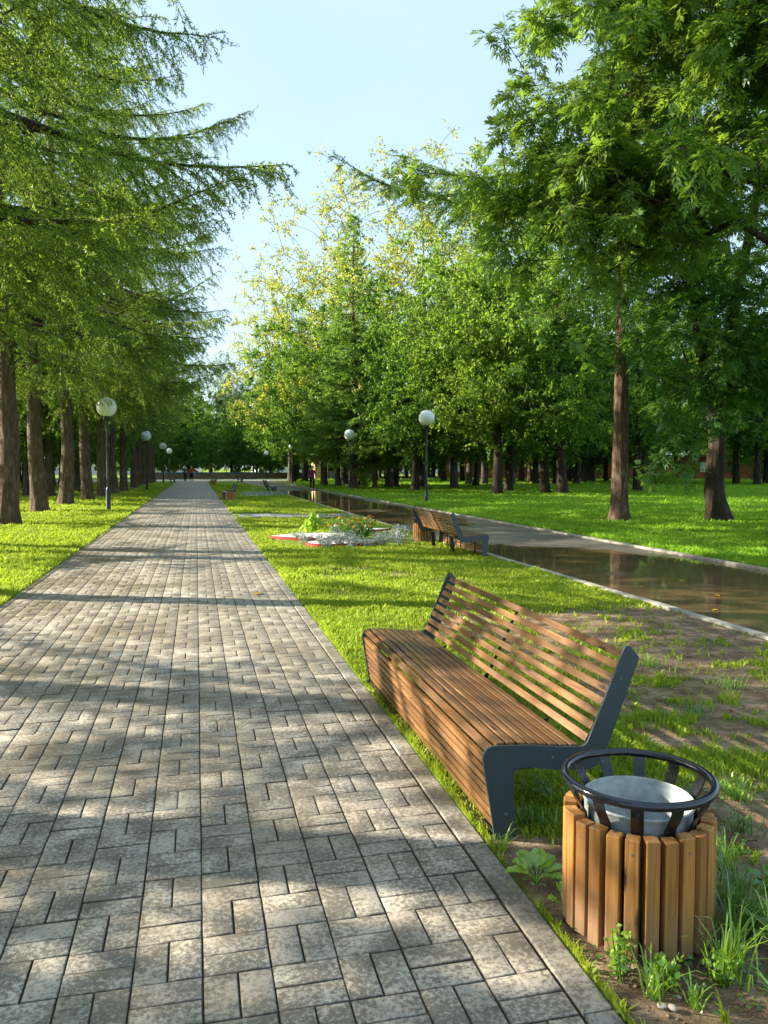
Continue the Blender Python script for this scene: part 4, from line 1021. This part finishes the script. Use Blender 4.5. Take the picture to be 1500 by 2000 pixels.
tf = [((1.50, 1.96, 0), 70, .20, .10, 'weed', 'long bright grass tuft at the right foot of the foreground bin'), ((1.63, 2.12, 0), 60, .22, .12, 'weed_dark', 'dark long grass right of the foreground bin'), ((1.24, 1.93, 0), 28, .13, .06, 'weed', 'small grass tuft between the kerb and the foreground bin'),
      ((1.78, 2.30, 0), 60, .17, .14, 'weed_dark', 'grass tuft behind the right side of the foreground bin'), ((1.56, 1.80, 0), 30, .10, .07, 'weed', 'short tuft on bare soil at the lower right corner'), ((1.32, 1.86, 0), 20, .09, .05, 'weed', 'thin tuft on the soil below the foreground bin'),
      ((2.35, 3.05, 0), 70, .13, .16, 'weed', 'grass tuft on the soil at the right photo edge behind the bin'), ((2.15, 2.75, 0), 60, .12, .14, 'weed_dark', 'low tuft right of the bin ring'), ((2.9, 4.15, 0), 60, .10, .2, 'weed_dark', 'flat tuft on bare soil right of the backrest'),
      ((3.5, 4.6, 0), 60, .13, .16, 'weed', 'tuft on bare soil near the right edge beyond the bench'), ((3.3, 5.3, 0), 50, .12, .14, 'weed', 'isolated tuft in the sunny bare soil'), ((1.14, 2.83, 0), 20, .12, .05, 'weed', 'thin grass at the foot of the near bench panel'),
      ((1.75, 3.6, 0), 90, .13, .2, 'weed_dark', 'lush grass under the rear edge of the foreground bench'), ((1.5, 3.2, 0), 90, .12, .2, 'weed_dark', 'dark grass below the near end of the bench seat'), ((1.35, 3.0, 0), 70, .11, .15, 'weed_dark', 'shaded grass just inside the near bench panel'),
      ((1.72, 1.98, 0), 50, .2, .1, 'weed', 'leaning seed grass at the right edge beside the bin'), ((1.9, 2.55, 0), 60, .14, .14, 'weed', 'bright tuft right of the bin at mid height')]
for k, (l, n, h, s, m, lab) in enumerate(tf): tuft(l, 400 + k, n, h, s, m, lab, w=.0028)

def broadleaf_plant(loc, leaves, label, mat='weed'):
    e = empty('dock_plant', loc, 0, label, 'plant')
    for az, L, Wd, tilt in leaves:
        nu, nv = 9, 4; V = []; F = []
        for i in range(nu):
            t = i / (nu - 1); wdt = Wd * .5 * (sin(pi * min(1, t * 1.0 + .02) ** .75)) ** .8 if 0 < t < 1 else .002
            for j in range(-nv, nv + 1):
                s = j / nv; r = .03 + t * L; zz = .025 + L * (tilt * t - .75 * tilt * t * t) + .012 * abs(s) ** 1.3 + .004 * sin(t * 14 + j) * abs(s)
                V.append((cos(az) * r - sin(az) * s * wdt, sin(az) * r + cos(az) * s * wdt, zz))
        w_ = 2 * nv + 1
        for i in range(nu - 1):
            for j in range(w_ - 1): F.append((i * w_ + j, i * w_ + j + 1, (i + 1) * w_ + j + 1, (i + 1) * w_ + j))
        o = link_mesh('leaf', mesh_np('leaf', np.array(V), np.array(F), M[mat], np.full(len(V), .55 + random.uniform(-.3, .3)), smooth=True), None, e)
        m_ = MB(); m_.tube([(0, 0, -.01), (cos(az) * .02, sin(az) * .02, .02), (cos(az) * .045, sin(az) * .045, .03)], .0025, 6); m_.build('stalk', M[mat], o)
    return e
broadleaf_plant((1.175, 2.585, 0), [(R(100), .09, .07, .9), (R(175), .085, .05, .5), (R(30), .085, .06, .9), (R(-50), .075, .06, .3), (R(-10), .08, .05, .6), (R(140), .06, .055, 1.2), (R(60), .09, .06, 1.1)], 'bright broad leaved weed between the kerb and the foreground bin')
broadleaf_plant((1.195, 2.40, 0), [(R(80), .045, .03, 1.2), (R(-20), .045, .03, 1.2), (R(180), .03, .025, 1)], 'pair of small round weed leaves left of the foreground bin')
broadleaf_plant((1.95, 2.33, 0), [(R(60), .07, .04, .6), (R(190), .06, .035, .5), (R(-40), .08, .04, .5), (R(120), .06, .04, .7)], 'small broad leaved weed on the soil right of the bin', 'weed_dark')

# clover and small creeping weeds along the kerb and round the bin
def creeping():
    r_ = np.random.default_rng(77); n = 42000
    x = r_.uniform(1.11, 3.4, n); y = r_.uniform(1.75, 6.0, n)
    bench_strip = (x < 1.24) & (y > 2.8); near = (np.hypot(x - 1.45, y - 2.25) < .75)
    dens = np.where(bench_strip, .8, np.where(near, .5, .22)) * sst(.40, .6, fbm(x * 3.2 + 50, y * 3.2 + 20))
    dens *= np.hypot(x - 1.381, y - 2.262) > .235
    k = r_.random(n) < dens; x = x[k]; y = y[k]; n = len(x)
    c = np.stack([x, y, ground_z(x, y) + r_.uniform(.004, .045, n)], -1); a = r_.uniform(0, 2 * pi, n); d = unit(np.stack([np.cos(a), np.sin(a), r_.uniform(-.1, .5, n)], -1))
    rnd = np.array([0, 0, 1.]) + r_.normal(0, .35, (n, 3)); s = unit(np.cross(d, rnd)); l = r_.uniform(.009, .024, n)[:, None]
    Q = np.stack([c, c + d * l * .5 + s * l * .42, c + d * l, c + d * l * .5 - s * l * .42], 1)
    return quadmesh('ground_weeds', Q, M['weed_dark'], r_)
tag(link_mesh('ground_weeds', creeping()), 'small creeping clover leaves along the kerb and around the foreground bin', 'weeds', kind='stuff')

for k, (x, y, h, m, lab) in enumerate([(1.20, 2.03, .13, 'weed', 'bright leafy weed at the left foot of the foreground bin'), (1.30, 1.96, .08, 'weed', 'low leafy weed in front of the foreground bin'), (1.47, 1.94, .09, 'weed', 'small round leaved weed climbing the front bin slats'),
                                    (1.70, 2.1, .12, 'weed_dark', 'dark leafy weed at the right foot of the foreground bin'), (1.93, 2.75, .10, 'weed_dark', 'dark leafy weed on the soil behind the bin ring'), (1.30, 3.45, .08, 'weed', 'bright weed under the front edge of the foreground bench')]):
    plant_thing('weed_plant', 500 + k, (x, y, 0), h, h * .75, 110, .026, .017, m, lab, 'weed')
# crumbs of soil
def crumbs():
    r_ = np.random.default_rng(9); n = 26000; x = r_.uniform(1.11, 4.75, n); y = 1.6 + 6.6 * r_.random(n) ** 1.5
    k = (r_.random(n) < dirt_at(x, y) * .8) & (np.hypot(x - 1.381, y - 2.262) > .23); x = x[k]; y = y[k]; n = len(x)
    s = np.exp(r_.normal(-5.75, .55, n)); s = np.minimum(s, .014); P = np.array([(1, 0, 0), (0, 1, 0), (-1, 0, 0), (0, -1, 0), (0, 0, .7), (0, 0, -.7)], float)
    a = r_.uniform(0, 6.3, n); ca, sa = np.cos(a), np.sin(a); Q = P[None] * s[:, None, None] * r_.uniform(.6, 1.3, (n, 6, 1)); V = np.stack([Q[..., 0] * ca[:, None] - Q[..., 1] * sa[:, None], Q[..., 0] * sa[:, None] + Q[..., 1] * ca[:, None], Q[..., 2]], -1)
    V += np.stack([x, y, ground_z(x, y) + s * .25], -1)[:, None]
    f = np.array([(0, 1, 4), (1, 2, 4), (2, 3, 4), (3, 0, 4), (1, 0, 5), (2, 1, 5), (3, 2, 5), (0, 3, 5)]); F = (f[None] + 6 * np.arange(n)[:, None, None]).reshape(-1, 3)
    return mesh_np('soil_crumbs', V.reshape(-1, 3), F, M['crumb'])
M['crumb'] = plain('soil_crumb', (.2, .14, .095), .95, .1, .5, 25)
tag(link_mesh('soil_crumbs', crumbs()), 'small crumbs and grit on the bare soil behind the foreground bench and bin', 'soil', kind='stuff')

# pebbles, fallen leaves
def pebble(loc, s, label, seed):
    bm = bmesh.new(); bmesh.ops.create_icosphere(bm, subdivisions=3, radius=s); rp = random.Random(seed); ax_ = [rp.uniform(.7, 1.2), rp.uniform(.6, 1), rp.uniform(.4, .6)]
    for v in bm.verts:
        k = 1 + .12 * sin(v.co.x * 2.2 / s + seed) * cos(v.co.y * 1.7 / s + seed * 2); v.co = Vector([v.co[i] * ax_[i] * k for i in range(3)])
    me = bpy.data.meshes.new('pebble'); bm.to_mesh(me); bm.free(); me.polygons.foreach_set('use_smooth', [True] * len(me.polygons))
    o = link_mesh('pebble', me, M['stone']); o.location = loc; tag(o, label, 'pebble')
pebble((1.255, 1.862, .008), .014, 'larger pinkish pebble on the soil at the bottom right', 1); pebble((1.232, 1.878, .005), .012, 'dull pebble touching the larger pinkish one', 2); pebble((1.30, 1.90, .004), .008, 'tiny pale pebble above the larger pinkish one', 3)
pebble((1.40, 1.93, .004), .007, 'tiny pebble below the front of the bin', 5); pebble((1.60, 1.70, .004), .008, 'tiny pebble near the bottom right corner', 6)
M['leaf_y'] = leaf_mat('fallen_leaf', (.5, .3, .03), (.6, .4, .05), (.5, .4, .05), .2, .05, .4, 0)
def fallen(loc, s, rz, label, cat='fallen leaf', group=None):
    V = []; F = []
    prof = [0, .5, .85, 1, .8, .95, .5, .0]
    for i, w_ in enumerate(prof):
        t = i / 7; V += [(t * s, -w_ * s * .4, .006 + .08 * s * (t * (1 - t)) + .1 * s * w_), (t * s, 0, .003 + .3 * s * t * (1 - t)), (t * s, w_ * s * .4, .006 + .12 * s * w_)]
    for i in range(7): F += [(i * 3, i * 3 + 1, i * 3 + 4, i * 3 + 3), (i * 3 + 1, i * 3 + 2, i * 3 + 5, i * 3 + 4)]
    o = link_mesh('fallen_leaf', mesh_np('fallen_leaf', np.array(V), np.array(F), M['leaf_y'], np.full(len(V), random.random()), smooth=True)); o.location = loc; o.rotation_euler = (0, 0, rz)
    tag(o, label, cat, group)
fallen((.63, 9.35, 0), .13, .3, 'yellow fallen leaf lying on the right half of the paved path'); fallen((1.335, 1.955, .004), .05, 2, 'small yellow leaf on the soil before the foreground bin')
for k, (x, y) in enumerate([(5.4, 8.9), (6.7, 7.7), (5.3, 7.2), (7.2, 8.6), (6.1, 10.7), (7.4, 11.2), (5.5, 17.5), (6.8, 15.2), (6.4, 22), (5.8, 26)]):
    fallen((x, y, -.005), .05 + .01 * (k % 4), k * 1.3, 'small yellow leaf scattered on the wet asphalt', group='leaves on the asphalt')
fallen((6.2, 9.2, -.006), .1, 1, 'fallen leaf floating on the near puddle'); fallen((5.9, 8.0, -.006), .09, 2, 'fallen leaf on the wet asphalt near the right edge')

# ------------------------------------------------------------------ people
M['skin'] = plain('skin', (.5, .3, .2), .6, .3, .05); 
def cloth(n, c): 
    M[n] = plain(n, c, .9, .1, .2, 8); return M[n]
def skin_obj(name, J, E_, mat, parent, sub=2):
    me = bpy.data.meshes.new(name); me.from_pydata([j[:3] for j in J], E_, []); o = link_mesh(name, me, mat, parent)
    m = o.modifiers.new('skin', 'SKIN'); m.use_smooth_shade = True
    for v, j in zip(me.skin_vertices[0].data, J):
        v.radius = (j[3], j[4] if len(j) > 4 else j[3])
    me.skin_vertices[0].data[0].use_root = True
    s = o.modifiers.new('sub', 'SUBSURF'); s.levels = sub; s.render_levels = sub
    return o
def person(loc, rz, H, label, coat, trousers, hairc, skirt=False, bagc=None, stride=.16, coatlen=.82, scarf=None):
    root = empty('person', loc, rz, label, 'person'); k = H / 1.7
    # faces -Y in local space
    J = [(0, 0, .95, .12, .10), (0, .0, 1.15, .12, .09), (0, .01, 1.36, .15, .09), (0, .01, 1.46, .055, .055), (0, -.005, 1.54, .062, .075), (0, -.01, 1.62, .072, .09), (0, .0, 1.68, .05, .06), (0, -.095, 1.58, .014, .014),
         (.09, 0, .88, .085, .085), (.10, -stride * .5, .48, .055, .055), (.10, -stride, .09, .037, .037), (.10, -stride - .14, .04, .035, .03),
         (-.09, 0, .88, .085, .085), (-.10, stride * .35, .48, .055, .055), (-.10, stride * .9, .10, .037, .037), (-.10, stride * .9 - .12, .045, .035, .03),
         (.19, .01, 1.38, .05, .05), (.24, .05, 1.10, .038, .038), (.24, -.04, .86, .025, .025), (.24, -.06, .80, .025, .03),
         (-.19, .01, 1.38, .05, .05), (-.24, -.02, 1.10, .038, .038), (-.24, -.12, .88, .025, .025), (-.24, -.15, .82, .025, .03)]
    E_ = [(0, 1), (1, 2), (2, 3), (3, 4), (4, 5), (5, 6), (4, 7), (0, 8), (8, 9), (9, 10), (10, 11), (0, 12), (12, 13), (13, 14), (14, 15), (2, 16), (16, 17), (17, 18), (18, 19), (2, 20), (20, 21), (21, 22), (22, 23)]
    for hb in (19, 23):
        x, y, z = J[hb][:3]
        for f in range(4):
            J.append((x + (f - 1.5) * .002, y - .025 + f * .018, z - .04, .008)); E_.append((hb, len(J) - 1)); J.append((x, y - .03 + f * .017, z - .085 + abs(f - 1.3) * .008, .0075)); E_.append((len(J) - 2, len(J) - 1))
        J.append((x, y - .05, z + .0, .009)); E_.append((hb, len(J) - 1)); J.append((x, y - .07, z - .035, .008)); E_.append((len(J) - 2, len(J) - 1))
    sk = lambda L: [(a[0] * k, a[1] * k, a[2] * k) + tuple(r * k for r in a[3:]) for a in L]
    skin_obj('body', sk(J), E_, M['skin'], root, 1)
    # coat
    cj = [(0, 0, .98, .15, .13), (0, 0, 1.15, .145, .115), (0, .01, 1.36, .165, .11), (0, .01, 1.44, .09, .08), (0, 0, coatlen, .165, .15), (.19, .01, 1.39, .07, .07), (.245, .05, 1.10, .055, .055), (.245, -.035, .88, .042, .042), (-.19, .01, 1.39, .07, .07), (-.245, -.02, 1.10, .055, .055), (-.245, -.11, .90, .042, .042)]
    skin_obj('coat', sk(cj), [(0, 1), (1, 2), (2, 3), (0, 4), (2, 5), (5, 6), (6, 7), (2, 8), (8, 9), (9, 10)], coat, root, 1)
    if skirt:
        s = MB(); s.lathe([(.15 * k, .98 * k), (.19 * k, .8 * k), (.22 * k, .5 * k), (.215 * k, .5 * k), (.18 * k, .8 * k)], 24); s.build('skirt', trousers, root, smooth=True)
    else:
        tj = [(0, 0, .96, .13, .12), (.09, 0, .88, .1, .1), (.10, -stride * .5, .48, .075, .075), (.10, -stride + .01, .12, .055, .055), (-.09, 0, .88, .1, .1), (-.10, stride * .35, .48, .075, .075), (-.10, stride * .9, .14, .055, .055)]
        skin_obj('trousers', sk(tj), [(0, 1), (1, 2), (2, 3), (0, 4), (4, 5), (5, 6)], trousers, root, 1)
    for sx, y0 in ((.10, -stride), (-.10, stride * .9)):
        skin_obj('shoe', sk([(sx, y0 + .03, .045, .045, .04), (sx, y0 - .06, .04, .045, .035), (sx, y0 - .15, .035, .04, .03)]), [(0, 1), (1, 2)], M['shoe'], root, 1)
    skin_obj('hair', sk([(0, .03, 1.66, .085, .085), (0, .045, 1.58, .085, .07), (0, .05, 1.50, .06, .05), (0, -.02, 1.71, .065, .05)]), [(0, 1), (1, 2), (0, 3)], hairc, root, 1)
    e = MB()
    for sx in (-.03, .03): e.lathe([(0, -.008), (.007, -.004), (.008, .0), (.007, .004), (0, .008)], 8, (sx * k, -.092 * k, 1.61 * k))
    e.build('eyes', M['black'], root)
    if scarf: skin_obj('scarf', sk([(-.10, -.07, 1.42, .05, .04), (.10, -.07, 1.42, .05, .04), (.13, -.12, 1.15, .05, .03), (.13, -.13, .95, .04, .03)]), [(0, 1), (1, 2), (2, 3)], scarf, root, 1)
    if bagc:
        b = MB(); b.box(-.36 * k, -.28 * k, -.2 * k, .12 * k, .62 * k, .9 * k, bev=.02); b.build('handbag', bagc, root)
    return root
cloth('shoe', (.5, .48, .45)); cloth('purple', (.28, .03, .13)); cloth('dark_cloth', (.02, .02, .025)); cloth('hair_grey', (.45, .38, .3)); cloth('hair_dark', (.05, .03, .02)); cloth('grey_coat', (.10, .11, .13)); cloth('red_print', (.4, .09, .05)); cloth('beige', (.45, .35, .22)); cloth('sky_cloth', (.35, .5, .75))
person((7.55, 52.9, 0), R(-5), 1.58, 'person in a purple coat and dark trousers with a dark bag walking on the asphalt', M['purple'], M['dark_cloth'], M['hair_grey'], bagc=M['dark_cloth'], scarf=M['purple'])
person((-1.12, 84.5, 0), R(175), 1.66, 'person in dark clothes, left of the two walkers far down the paved path', M['grey_coat'], M['dark_cloth'], M['hair_grey'])
person((-.5, 84.9, 0), R(183), 1.62, 'person in a reddish top and dark skirt, right of the two walkers down the path', M['red_print'], M['dark_cloth'], M['hair_grey'], skirt=True, bagc=M['beige'])
person((25.3, 106, 0), R(30), 1.7, 'tiny person in orange far away between trunks right of the conifers', M['red_print'], M['dark_cloth'], M['hair_dark'])
person((26.2, 106, 0), R(-20), 1.7, 'tiny person in light blue far away between trunks right of the conifers', M['sky_cloth'], M['dark_cloth'], M['hair_dark'])
